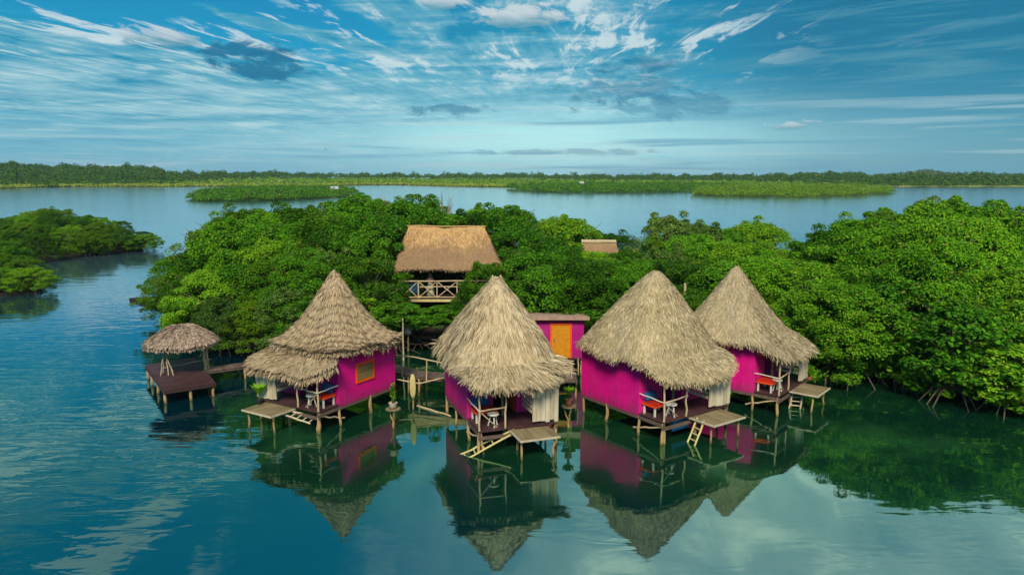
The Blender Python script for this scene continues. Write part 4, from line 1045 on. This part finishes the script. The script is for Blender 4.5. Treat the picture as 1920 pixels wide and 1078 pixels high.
# ------------------------------------------------------------------ trees
def crown_mesh(seed, Hh=6.0, R=2.85, z0=0.3, ncl=125, per=190, leaf=0.145, airy=0.10, core=40):
    rng = np.random.default_rng(seed); acc = Acc()
    ph = rng.uniform(0, 6.28, 4)
    def radius(th, z):
        t = (z - z0) / (Hh - z0)
        prof = np.where(t < 0.38, 0.80 + 0.20 * (t / 0.38), np.sqrt(np.clip(1 - ((t - 0.38) / 0.62) ** 2, 0, 1)))
        return R * prof * (1 + 0.13 * np.sin(2 * th + ph[0]) + 0.10 * np.sin(3 * th + ph[1] + t * 3) + 0.08 * np.sin(5 * th + ph[2] - 4 * t))
    t = rng.uniform(0, 1, ncl) ** 0.8; z = z0 + (Hh - z0) * np.sin(t * math.pi / 2) * 0.97
    th = rng.uniform(0, 6.28, ncl); r = radius(th, z) * rng.uniform(0.88, 1.0, ncl)
    c = np.stack([r * np.cos(th), r * np.sin(th), z], -1)
    out = unit(np.stack([np.cos(th) * (r + 0.3), np.sin(th) * (r + 0.3), (z - Hh * 0.32)], -1))
    na = int(ncl * airy); c[:na] += out[:na] * rng.uniform(0.25, 0.75, (na, 1)); 
    cr = rng.uniform(0.36, 0.74, ncl); cr[:na] *= 0.65
    def leaves(c, out, cr, per, leaf):
        n = len(c) * per; w = np.repeat(np.arange(len(c)), per)
        d = unit(rng.normal(0, 1, (n, 3)) + out[w] * 0.75 + np.array([0, 0, 0.35]))
        rr = rng.uniform(0.35, 1.0, n) ** 0.6
        P = c[w] + d * (cr[w] * rr)[:, None] * np.array([1.1, 1.1, 0.8])
        nrm = unit(d * 0.7 + rng.normal(0, 0.55, (n, 3)) + np.array([0, 0, 0.45]))
        a = unit(np.cross(nrm, rng.normal(0, 1, (n, 3)))); b = np.cross(nrm, a)
        L = (leaf * rng.uniform(0.7, 1.3, n))[:, None]; Wd = L * 0.27
        V = np.stack([P - a * L * .5, P + b * Wd + nrm * L * .07, P + a * L * .5, P - b * Wd + nrm * L * .07], 1).reshape(-1, 3)
        Q = np.arange(n * 4).reshape(-1, 4)
        acc.add(V, Q)
    pp = np.full(ncl, per)
    leaves(c, out, cr, per, leaf)
    z = rng.uniform(z0 + 0.3, Hh * 0.72, core); th = rng.uniform(0, 6.28, core); r = radius(th, z) * rng.uniform(0.3, 0.66, core)
    leaves(np.stack([r * np.cos(th), r * np.sin(th), z], -1), np.zeros((core, 3)), np.full(core, 0.75), 40, max(0.3, leaf * 1.3))
    return acc.mesh('crown'), c
def trunk_mesh(seed, tips, Hh):
    global rnd
    keep = rnd; rnd = random.Random(seed)
    b = MB(); f = (rnd.uniform(-.2, .2), rnd.uniform(-.2, .2), Hh * 0.42)
    b.pole((0, 0, 0.5), f, 0.13, 0.04, 7, 0.7)
    for k in range(12):                                  # stilt roots
        q = k * 0.52 + rnd.uniform(-.25, .25); R = rnd.uniform(0.8, 2.4)
        b.tube([(0, 0, 0.85), (R * .55 * math.cos(q), R * .55 * math.sin(q), 0.75), (R * math.cos(q), R * math.sin(q), -0.4)], [0.05, 0.04, 0.03], 5)
    for n, i in enumerate(rnd.sample(range(len(tips)), 30)):
        p = np.array(tips[i]); m = (np.array(f) * 0.5 + p * 0.5) + np.array((0, 0, 0.15))
        o = p * (1, 1, 0); o = o / (np.linalg.norm(o) + 0.1) * 0.8 + (rnd.uniform(-.4, .4), rnd.uniform(-.4, .4), 0.7)
        if n < 14: b.tube([f, m, p, p + o * rnd.uniform(0.7, 1.05)], [0.06, 0.04, 0.022, 0.009], 5)      # bare twig ends that stick out of the leaves
        else: b.tube([f, m, p], [0.06, 0.04, 0.012], 5)
    me = bpy.data.meshes.new('trunk'); me.from_pydata(b.v, [], b.f); me.update()
    rnd = keep
    return me
PROTO = []
for i in range(9):
    kw = [dict(), dict(R=2.55, airy=0.2), dict(R=3.1, ncl=145), dict(leaf=0.13, ncl=130, per=220), dict(R=2.7, airy=0.28, per=150), dict(leaf=0.165, per=150), dict(R=3.0, leaf=0.14), dict(R=2.5, leaf=0.30, per=50, ncl=105, airy=0.2, core=36), dict(R=2.7, leaf=0.27, per=58, ncl=105, core=36)][i]
    cm, tips = crown_mesh(100 + i, **kw)
    cm.materials.append(M[['leaf_a', 'leaf_d', 'leaf_a', 'leaf_b', 'leaf_c', 'leaf_a', 'leaf_c', 'leaf_b', 'leaf_a'][i]])
    tm = trunk_mesh(200 + i, tips, 6.0); tm.materials.append(M['bark'])
    PROTO.append((cm, tm))
ORD = ['first', 'second', 'third', 'fourth', 'fifth', 'sixth', 'seventh', 'eighth', 'ninth', 'tenth', 'eleventh', 'twelfth', 'thirteenth', 'fourteenth', 'fifteenth', 'sixteenth', 'seventeenth', 'eighteenth', 'nineteenth', 'twentieth',
       'twenty-first', 'twenty-second', 'twenty-third', 'twenty-fourth', 'twenty-fifth', 'twenty-sixth', 'twenty-seventh', 'twenty-eighth', 'twenty-ninth', 'thirtieth']
TR = random.Random(21)
def interp(pts, u):
    xs = [p[0] for p in pts]; ys = [p[1] for p in pts]
    return float(np.interp(u, xs, ys))
def tree(X, Y, zt, w, proto, label, group, lift=0.0):
    cm, tm = PROTO[proto]
    r = bpy.data.objects.new('mangrove_tree', None); COL.objects.link(r); r.empty_display_size = 0.3
    s = (zt - lift) / 6.4
    r.location = (X, Y, 0.0); r.rotation_euler = (0, 0, TR.uniform(0, 6.28)); r.scale = (w, w, s)
    tag(r, label, 'mangrove tree', group)
    for n, me in (('crown', cm), ('trunk', tm)):
        o = bpy.data.objects.new(n, me); COL.objects.link(o); o.parent = r
        if n == 'crown' and lift: o.location = (0, 0, lift / s)
def row(Y, u0, u1, step, prof, dv, phrase, group, protos=(0, 1, 2, 3, 4, 5, 6), jv=9, ok=None, zmin=2.2, zmax=10.5, lift=0.0):
    got = []
    u = u0 + TR.uniform(0, step * 0.4)
    while u <= u1:
        uu = u + TR.uniform(-0.22, 0.22) * step; YY = Y + TR.uniform(-1.1, 1.1)
        v = (prof(uu) if callable(prof) else interp(prof, uu)) + dv + TR.uniform(-jv, jv)
        X, _, zt = ay(uu, v, YY)
        u += step
        zt = min(max(zt, zmin), zmax)
        if ok and not ok(X, YY, zt, uu): continue
        got.append((X, YY, zt))
    for i, (X, YY, zt) in enumerate(got):
        pr = TR.choice(protos)
        w = min(1.35, max(0.72, (zt / 6.0) ** 0.5)) * TR.uniform(0.92, 1.12)
        n = len(got)
        pos = 'leftmost' if i == 0 else ('rightmost' if i == n - 1 else ORD[i] + ' from left')
        tree(X, YY, zt, w, pr, f'green mangrove, {pos} {phrase}', group, lift)
    return got
PROF = [(240, 560), (275, 540), (290, 520), (330, 486), (370, 462), (410, 428), (440, 402), (465, 384), (500, 398), (540, 393), (590, 384), (640, 374), (665, 364), (700, 380), (750, 376), (790, 376), (830, 392), (880, 398), (920, 377), (960, 394), (985, 414), (1040, 405), (1085, 430), (1130, 426),
        (1180, 446), (1230, 416), (1290, 405), (1340, 424), (1380, 430), (1430, 417), (1480, 444), (1500, 478), (1520, 470), (1560, 438), (1620, 404), (1660, 384), (1700, 396), (1750, 364), (1800, 367), (1850, 386), (1920, 393), (2050, 390)]
def clear(X, Y, zt, u):
    for d in HUTS:
        if math.hypot(X - d['C'][0], Y - d['C'][1]) < 5.4: return False
    if -9.0 < X < 0.2 and 48.4 < Y < 56.0: return False                 # pavilion
    if -1.6 < X < 6.2 and 33 < Y < 44.6: return False                   # shed and its walkway
    if 4.4 < X < 8.6 and 55.4 < Y < 59.6: return False                  # overgrown house
    if Y < 50.5 and 690 < u < 985 and zt > 2.2:
        lim = ay(u, 566 if u < 880 else 512, Y)[2]
        if zt > lim + 0.25: return False
    for uc, vc, hw in ((1497, 484, 62), (1192, 456, 50), (850, 404, 40), (985, 420, 32)):   # dips in the skyline
        if abs(u - uc) < hw and zt > ay(u, vc - abs(u - uc) * 0.55, Y)[2]: return False
    if Y < 58 and 1065 < u < 1170 and zt > ay(u, 462, Y)[2]: return False
    shore = 38.4 - (u - 1560) / 340 * 6.0 + 0.6
    if u > 1470 and Y < shore: return False
    return True
gm = 'mangrove trees of the grove behind the huts'
gr = 'mangrove trees massed on the right bank'
lake = lambda k: k
row(62, 440, 1480, 60, PROF, 8, "in the middle grove's hindmost row", gm, ok=clear)
row(57.6, 325, 1490, 54, PROF, 2, "in the middle grove's tall skyline row", gm, ok=clear, jv=8)
row(53.0, 310, 728, 54, PROF, 26, "in the row left of the pavilion", gm, ok=clear, jv=12)
row(53.0, 962, 1490, 55, PROF, 28, "in the row right of the pavilion", gm, ok=clear, jv=12)
row(49.2, 322, 728, 56, PROF, 62, "in the middle row above the dock", gm, ok=clear, jv=12)
row(48.8, 955, 1490, 57, PROF, 66, "in the middle row behind the shed", gm, ok=clear, jv=12)
row(46.3, 385, 735, 58, lambda u: 478 + max(0, (470 - u)) * 0.35, 0, "one row behind the waterfront above the dock", gm, ok=clear, jv=12)
row(45.6, 740, 935, 50, lambda u: 575, 0, "of the low trees below the pavilion", gm, ok=clear, zmin=1.5, protos=(7, 8), lift=1.35)
row(45.6, 965, 1490, 58, lambda u: 490, 0, "in the row directly behind the shed", gm, ok=clear, jv=12)
row(44.2, 410, 720, 60, lambda u: 548, 0, "in the waterfront row beside the dock", gm, ok=clear, zmin=1.8, jv=14)
row(42.6, 1130, 1480, 64, lambda u: 540, 8, "of the low trees behind the right huts", gm, ok=clear, zmin=1.8)
for u, v, Y, w, ps in ((698, 470, 52.0, 0.8, 'left side of the pavilion roof'), (704, 530, 47.0, 0.7, 'left front post of the pavilion'), (962, 462, 51.5, 0.8, 'right side of the pavilion roof'), (912, 494, 47.6, 0.7, 'right half of the pavilion railing'), (884, 536, 46.4, 0.5, 'pavilion floor right of the person')):
    X, _, zt = ay(u, v, Y)
    tree(X, Y, zt, w, 4 if u > 800 else 1, 'green mangrove tree growing against the ' + ps, gm)
row(52, 1490, 2010, 60, PROF, 10, "in the right bank's hindmost row", gr, ok=clear)
row(46.5, 1500, 2010, 58, PROF, 2, "in the right bank's tall skyline row", gr, ok=clear, jv=10)
row(43.0, 1490, 2010, 62, PROF, 40, "in the right bank's upper middle row", gr, ok=clear, jv=14)
row(40.2, 1540, 2010, 66, PROF, 88, "in the right bank's lower middle row", gr, ok=clear, jv=14, protos=(0, 2, 3, 5, 7, 8))
row(37.8, 1600, 2010, 72, lambda u: 530 - (u - 1600) * 0.10, 0, "two rows up from right bank water", gr, ok=clear, jv=14, protos=(5, 7, 8))
row(35.6, 1690, 2010, 78, lambda u: 585 - (u - 1690) * 0.15, 8, "at the right bank's water edge", gr, ok=clear, jv=14, protos=(7, 8), zmin=1.6)
row(33.8, 1800, 2010, 84, lambda u: 640, 8, "leaning over water in the right corner", gr, ok=clear, protos=(7, 8), zmin=1.6)
for u, v, Y, w in ((1108, 470, 54.6, 0.8), (1146, 474, 54.2, 0.8)):
    X, _, zt = ay(u, v, Y)
    tree(X, Y, zt, w, 3, 'green mangrove tree covering the front of the straw roofed house, ' + ('left' if u < 1120 else 'right') + ' of two', gm)
gl = 'mangrove trees on the left bank'
LP = [(-60, 412), (0, 412), (60, 397), (85, 386), (110, 394), (170, 404), (215, 414), (260, 434), (288, 454), (300, 470)]
row(118, -50, 235, 33, LP, 0, "in the left point's hindmost row", gl, jv=4, protos=(4, 6, 6, 2))
row(111, -50, 268, 34, LP, 10, "one row before the left point's hindmost", gl, jv=4, protos=(4, 6, 6, 2))
row(105.5, -50, 280, 36, LP, 22, "in the left point's tip row", gl, jv=4, protos=(4, 6, 6, 2))
row(99.5, -50, 190, 38, LP, 34, "in the left point's middle shore row", gl, jv=4, protos=(4, 6, 6, 2))
row(93.5, -50, 105, 40, LP, 46, "in the left point's nearer shore row", gl, jv=4, protos=(4, 6, 6, 2))
row(78, -60, 30, 44, lambda u: 452 + max(u, 0) * 0.5, 0, "at back of the near left clump", gl, jv=5, protos=(4, 6, 6, 2))
row(72.5, -60, 62, 46, lambda u: 470 + max(u, 0) * 0.4, 0, "amid the near left clump", gl, jv=5, protos=(4, 6, 6, 2))
row(68, -60, 85, 50, lambda u: 500, 0, "at the near left clump's waterline", gl, jv=5, protos=(4, 6, 6, 2))
# a thin bare crown rising above the grove
def bare_tree(u, v, Y, label):
    X, _, zt = ay(u, v, Y)
    t = thing('bare_tree', label, 'bare tree', (X, Y, 0), 0, 'leafless crowns above the grove')
    b = MB(); b.pole((0, 0, 0), (0.1, 0, zt * 0.72), 0.12, 0.01, 7, 0.5); b.build('trunk', M['bare'], t)
    k = MB(); r = random.Random(int(u))
    for i in range(9):
        q = r.uniform(0, 6.28); s = r.uniform(0.45, 1.3); z = zt * r.uniform(0.6, 0.72); e = (s * math.cos(q), s * math.sin(q), zt * r.uniform(0.85, 1.0))
        k.tube([(0.08, 0, z), (e[0] * .5, e[1] * .5, (z + e[2]) / 2 + 0.1), e], [0.05, 0.035, 0.012], 5)
        for j in range(4):
            q2 = q + r.uniform(-1, 1); k.tube([(e[0] * .6, e[1] * .6, z + (e[2] - z) * 0.62), (e[0] * .6 + 0.5 * math.cos(q2), e[1] * .6 + 0.5 * math.sin(q2), e[2] + r.uniform(-.3, .3))], [0.02, 0.008], 4)
    k.build('branches', M['bare'], t)
bare_tree(831, 358, 61.0, 'leafless grey twigs sticking out above the grove behind the pavilion')
bare_tree(700, 360, 64.0, 'thin bare branch tips above the grove left of the pavilion ridge')

# muddy ground beneath the mangroves
def mud():
    m, t = material('mud')
    P = t.n('ShaderNodeNewGeometry').outputs['Position']
    finish(t, principled(t, t.ramp(t.noise(P, 0.8, 5), [(0.3, (0.012, 0.010, 0.006)), (0.7, (0.04, 0.032, 0.02))]), 0.9))
    b = MB()
    b.slab([(p[0], p[1]) for p in (az(360, 596, 0), az(470, 612, 0), az(735, 622, 0), az(960, 632, 0), az(1480, 660, 0), az(1600, 668, 0), az(1960, 700, 0), (48, 40), (60, 66), (40, 72), (-20, 72), (-34, 64))], -0.4, 0.06)
    b.build('mud_bank', m)
    tag(bpy.data.objects['mud_bank'], kind='structure')
    b = MB(); b.slab([(p[0], p[1]) for p in (az(268, 468, 0), az(180, 476, 0), az(60, 494, 0), az(-60, 500, 0))] + [(-95, 122), (-62, 122)], -0.4, 0.06)
    tag(b.build('mud_bank', m), kind='structure')
    b = MB(); b.slab([(p[0], p[1]) for p in (az(-80, 560, 0), az(80, 545, 0), az(60, 520, 0), az(-60, 500, 0))], -0.4, 0.06)
    tag(b.build('mud_bank', m), kind='structure')
mud()

# ------------------------------------------------------------------ far shore, islets and woods
def bushes(rng, pts, h, w, per, leaf, base=0.25):
    """leafy mounds: pts (n,3) bases, h heights, w radii"""
    n = len(pts); k = np.repeat(np.arange(n), per); N = n * per
    d = unit(rng.normal(0, 1, (N, 3)) + np.array([0, 0, 0.5])); d[:, 2] = np.abs(d[:, 2])
    rr = rng.uniform(0.55, 1.0, N)
    P = pts[k] + np.stack([d[:, 0] * w[k] * rr, d[:, 1] * w[k] * rr, h[k] * (base + (0.98 - base) * d[:, 2] * rr)], -1)
    nrm = unit(d + rng.normal(0, 0.5, (N, 3)) + np.array([0, 0, 0.3]))
    a = unit(np.cross(nrm, rng.normal(0, 1, (N, 3)))); b = np.cross(nrm, a)
    L = (leaf * rng.uniform(0.6, 1.3, N))[:, None]
    V = np.stack([P - a * L * .5, P + b * L * .4, P + a * L * .5, P - b * L * .4], 1).reshape(-1, 3)
    return V, np.arange(N * 4).reshape(-1, 4)
def inside(poly, x, y):
    c = np.zeros(len(x), bool); n = len(poly); j = n - 1
    for i in range(n):
        xi, yi = poly[i]; xj, yj = poly[j]
        k = ((yi > y) != (yj > y)) & (x < (xj - xi) * (y - yi) / (yj - yi + 1e-9) + xi)
        c ^= k; j = i
    return c
def islet(pix, label, mat, hgt, dens, seed, per=70, leaf=0.6):
    rng = np.random.default_rng(seed)
    poly = [az(u, v, 0)[:2] for u, v in pix]
    xs = [p[0] for p in poly]; ys = [p[1] for p in poly]
    n = int((max(xs) - min(xs)) * (max(ys) - min(ys)) / dens)
    x = rng.uniform(min(xs), max(xs), n); y = rng.uniform(min(ys), max(ys), n)
    k = inside(poly, x, y); x, y = x[k], y[k]; n = len(x)
    pts = np.stack([x, y, np.zeros(n)], -1)
    edge = np.array([min(math.hypot(a - p[0], b - p[1]) for p in poly) for a, b in zip(x, y)])
    h = rng.uniform(0.5, 1.0, n) * (0.85 + 0.22 * np.sin(x * 0.17) * np.sin(y * 0.13 + 1) + 0.12 * np.sin(x * 0.41 + 2)) * hgt * np.clip(0.7 + 0.02 * edge, 0.7, 1.05)
    V, Q = bushes(rng, pts, h, rng.uniform(1.4, 2.6, n), per, leaf)
    o = link('mangrove_islet', mesh_np('mangrove_islet', V, Q), M[mat])
    tag(o, label, 'mangrove islet', None, 'stuff')
islet([(353, 374), (372, 377), (420, 378), (500, 376.5), (560, 374), (640, 369.5), (672, 363), (640, 358), (540, 357), (430, 360), (375, 367)], 'low dark green mangrove islet on the lake left of the grove', 'leaf_isle', 4.9, 4.6, 61)
islet([(1298, 366), (1330, 368), (1400, 369), (1500, 370), (1590, 368), (1650, 364), (1676, 361), (1660, 357), (1500, 354), (1400, 355), (1310, 360)], 'bright yellow green mangrove islet on the lake at right', 'leaf_isle2', 5.4, 7.0, 62)
islet([(973, 358), (1000, 360), (1060, 361.5), (1150, 361.5), (1230, 361), (1305, 360), (1380, 357), (1400, 352.5), (1200, 350), (1000, 351.5), (945, 354)], 'long low green mangrove islet on the lake behind the yellow green one', 'leaf_isle', 5.6, 13.0, 63, 60, 0.8)

SHORE = [(-400, 358), (-100, 356), (0, 354), (60, 351.5), (150, 350), (300, 350), (420, 349.5), (600, 349), (700, 346.5), (760, 347), (850, 349.5), (950, 351), (1100, 350), (1300, 348.5), (1500, 349), (1680, 350), (1800, 350.3), (1920, 350), (2400, 352)]
TOPS = [(-400, 300), (0, 301), (60, 303), (150, 307), (250, 305), (300, 311), (340, 319), (380, 321), (410, 318), (460, 319), (520, 319), (580, 321), (700, 322), (800, 323), (900, 322.5), (1000, 322), (1100, 326), (1200, 328), (1300, 327), (1400, 326), (1480, 323), (1540, 318), (1600, 321), (1660, 326), (1720, 329), (1800, 330), (1930, 331), (2400, 331)]
BACK = [(-400, 760), (0, 800), (300, 850), (420, 1000), (700, 1060), (1100, 1060), (1500, 980), (1800, 900), (2400, 900)]
COVER = [(-400, 0.06), (300, 0.10), (360, 0.30), (480, 0.55), (620, 0.72), (1000, 0.70), (1250, 0.45), (1450, 0.25), (1700, 0.03), (2400, 0.0)]
def ipa(t, u): return np.interp(u, [p[0] for p in t], [p[1] for p in t])
def ground(u, f):
    """height of the far land at azimuth pixel u, fraction f from shore (0) to back (1)"""
    Yb = ipa(BACK, u)
    zt = H + (325 - ipa(TOPS, u)) / F * Yb
    zb = np.maximum(zt - 10.5, 1.0)
    k = np.clip(f, 0, 1)
    return 0.25 + (zb - 0.25) * (0.35 * k + 0.65 * k * k * (3 - 2 * k))
def far_xy(u, f):
    v = ipa(SHORE, u); th = np.tan(PITCH + np.arctan((v - 539) / F)); Ys = H / th
    Yb = ipa(BACK, u); Y = Ys + (Yb - Ys) * f
    # a pixel column is a straight line of sight: x = (u-960)/F scaled by the forward depth
    return (u - 960) / F * (Y * CP + (H - 0) * SP), Y
def far_land():
    us = np.linspace(-380, 2380, 240); fs = np.concatenate([np.linspace(-0.004, 1, 26), [1.25, 1.6]])
    U, Fq = np.meshgrid(us, fs, indexing='ij')
    x, y = far_xy(U.ravel(), Fq.ravel()); z = ground(U.ravel(), np.clip(Fq.ravel(), 0, 1)); z[Fq.ravel() < 0] = -0.3
    z[Fq.ravel() > 1] *= 0.6
    V = np.stack([x, y, z], -1); n = len(fs)
    i, j = np.meshgrid(np.arange(len(us) - 1), np.arange(n - 1), indexing='ij'); k = (i * n + j).ravel()
    m, t = material('marsh_ground')
    P = t.n('ShaderNodeNewGeometry').outputs['Position']; px_, py_, pz_ = t.xyz(P)
    nn = t.noise(t.vec(t.m('MULTIPLY', px_, 0.012), t.m('MULTIPLY', py_, 0.02)), 1.0, 6, 0.65)
    c = t.ramp(nn, [(0.3, (0.12, 0.20, 0.03)), (0.5, (0.30, 0.37, 0.06)), (0.62, (0.42, 0.40, 0.10)), (0.75, (0.20, 0.30, 0.05))])
    finish(t, principled(t, c, 0.95, None, 0.1))
    o = link('far_shore', mesh_np('far_shore', V, np.stack([k, k + n, k + n + 1, k + 1], 1)), m); tag(o, kind='structure')
far_land()
def far_forest():
    rng = np.random.default_rng(9); n = 9500
    u = rng.uniform(-380, 2380, n); f = rng.uniform(0.0, 1.04, n)
    c = ipa(COVER, u) + rng.normal(0, 0.05, n)
    keep = f > c; u, f = u[keep], f[keep]; n = len(u)
    x, y = far_xy(u, f); z = ground(u, f)
    edge = np.clip((f - ipa(COVER, u)) / 0.12, 0.35, 1)
    h = rng.uniform(7.0, 11.5, n) * edge
    h = h * (0.86 + 0.16 * np.sin(u * 0.031 + 1) * np.sin(u * 0.083) + 0.10 * np.sin(u * 0.21 + 2)); sel = rng.random(n) < 0.06; h[sel] *= 1.25
    V, Q = bushes(rng, np.stack([x, y, z], -1), h, rng.uniform(3.2, 6.0, n), 60, 1.7, 0.35)
    o = link('far_forest', mesh_np('far_forest', V, Q), M['leaf_far']); tag(o, 'dark green forest lining the whole far shore of the lake', 'forest', None, 'stuff')
    # scattered scrub in the marsh and the reed fringe
    n = 2200; u = rng.uniform(250, 1500, n); f = rng.uniform(0.02, 0.75, n) ; k = f < ipa(COVER, u); u, f = u[k], f[k]; n = len(u)
    x, y = far_xy(u, f); V, Q = bushes(rng, np.stack([x, y, ground(u, f)], -1), rng.uniform(1.5, 5.0, n), rng.uniform(1.5, 4.0, n), 22, 1.6)
    o = link('marsh_scrub', mesh_np('marsh_scrub', V, Q), M['leaf_isle2']); tag(o, 'scattered pale green scrub on the marsh before the far forest', 'scrub', None, 'stuff')
    n = 9000; u = rng.uniform(-100, 1000, n); f = rng.uniform(0.0, 0.06, n)
    x, y = far_xy(u, f); V, Q = bushes(rng, np.stack([x, y, ground(u, f) - 0.3], -1), rng.uniform(1.2, 2.6, n), rng.uniform(1.0, 2.5, n), 9, 1.2)
    o = link('reeds', mesh_np('reeds', V, Q), M['reed']); tag(o, 'yellow green reed fringe along the left half of the far shore', 'reeds', None, 'stuff')
    # farther hill on the right
    n = 2600; u = rng.uniform(1640, 2380, n); Y = rng.uniform(1400, 1600, n)
    top = ipa([(1600, 327), (1660, 325), (1700, 318), (1740, 315.5), (1790, 321), (1840, 319.5), (1880, 325), (1930, 327), (2400, 328)], u)
    zt = H + (325 - top) / F * 1600; z = np.maximum(zt - 11 - (1600 - Y) * 0.06, 0.5)
    x = (u - 960) / F * (Y * CP + H * SP)
    V, Q = bushes(rng, np.stack([x, Y, z - 3], -1), rng.uniform(10, 14, n), rng.uniform(4, 8, n), 34, 3.4)
    o = link('hill_forest', mesh_np('hill_forest', V, Q), M['leaf_far']); tag(o, 'distant bluish forested hill at far right behind the shore', 'forest', None, 'stuff')
    us = np.linspace(1600, 2400, 60); Ys = np.array([1380, 1500, 1600, 1700])
    U, YY = np.meshgrid(us, Ys, indexing='ij'); tp = ipa([(1600, 327), (1660, 326), (1700, 320), (1740, 318.5), (1790, 322), (1840, 322.5), (1880, 326), (1930, 328), (2400, 328)], U)
    zt = H + (325 - tp) / F * 1600; zz = np.maximum(zt - 12 - np.abs(1600 - YY) * 0.06, -0.3)
    xx = (U - 960) / F * (YY * CP + H * SP); Vg = np.stack([xx.ravel(), YY.ravel(), zz.ravel()], -1)
    i, j = np.meshgrid(np.arange(59), np.arange(3), indexing='ij'); k = (i * 4 + j).ravel()
    o = link('hills', mesh_np('hills', Vg, np.stack([k, k + 4, k + 5, k + 1], 1)), bpy.data.materials['marsh_ground']); tag(o, kind='structure')
far_forest()
# pale roofs far off
def haze():
    m, t = material('humid_air')
    v = t.n('ShaderNodeVolumePrincipled', {'Color': (0.80, 0.92, 1.0, 1), 'Density': 0.00012, 'Anisotropy': 0.2})
    t.nt.links.new(v.outputs[0], t.out.inputs[1])
    o = MB().box(-2700, 2700, -160, 2700, -3, 46).build('haze', m); tag(o, kind='stuff', label='thin blue humid air over the whole lake')
haze()
def far_cabin(u, v, Y, w, label):
    X, _, z = ay(u, v, Y)
    t = thing('far_cabin', label, 'cabin', (X, Y, 0), 0.2, 'tiny pale cabins across the lake')
    MB().box(-w / 2, w / 2, -2, 2, 0.5, z - 0.8).build('wall', M['plank_pale'], t)
    MB().add([(-w / 2 - .4, -2.4, z - 0.8), (w / 2 + .4, -2.4, z - 0.8), (w / 2 + .4, 2.4, z - 0.8), (-w / 2 - .4, 2.4, z - 0.8), (-w / 2 - .4, 0, z + 0.5), (w / 2 + .4, 0, z + 0.5)],
             [(0, 1, 5, 4), (2, 3, 4, 5), (0, 4, 3), (1, 2, 5), (3, 2, 1, 0)]).build('roof', M['grey_plastic'], t)
far_cabin(627, 351.5, 372, 3.2, 'tiny pale roofed cabin at right end of the dark green islet')
far_cabin(1088, 342, 560, 4.5, 'tiny pale cabin on far shore behind the long low islet')
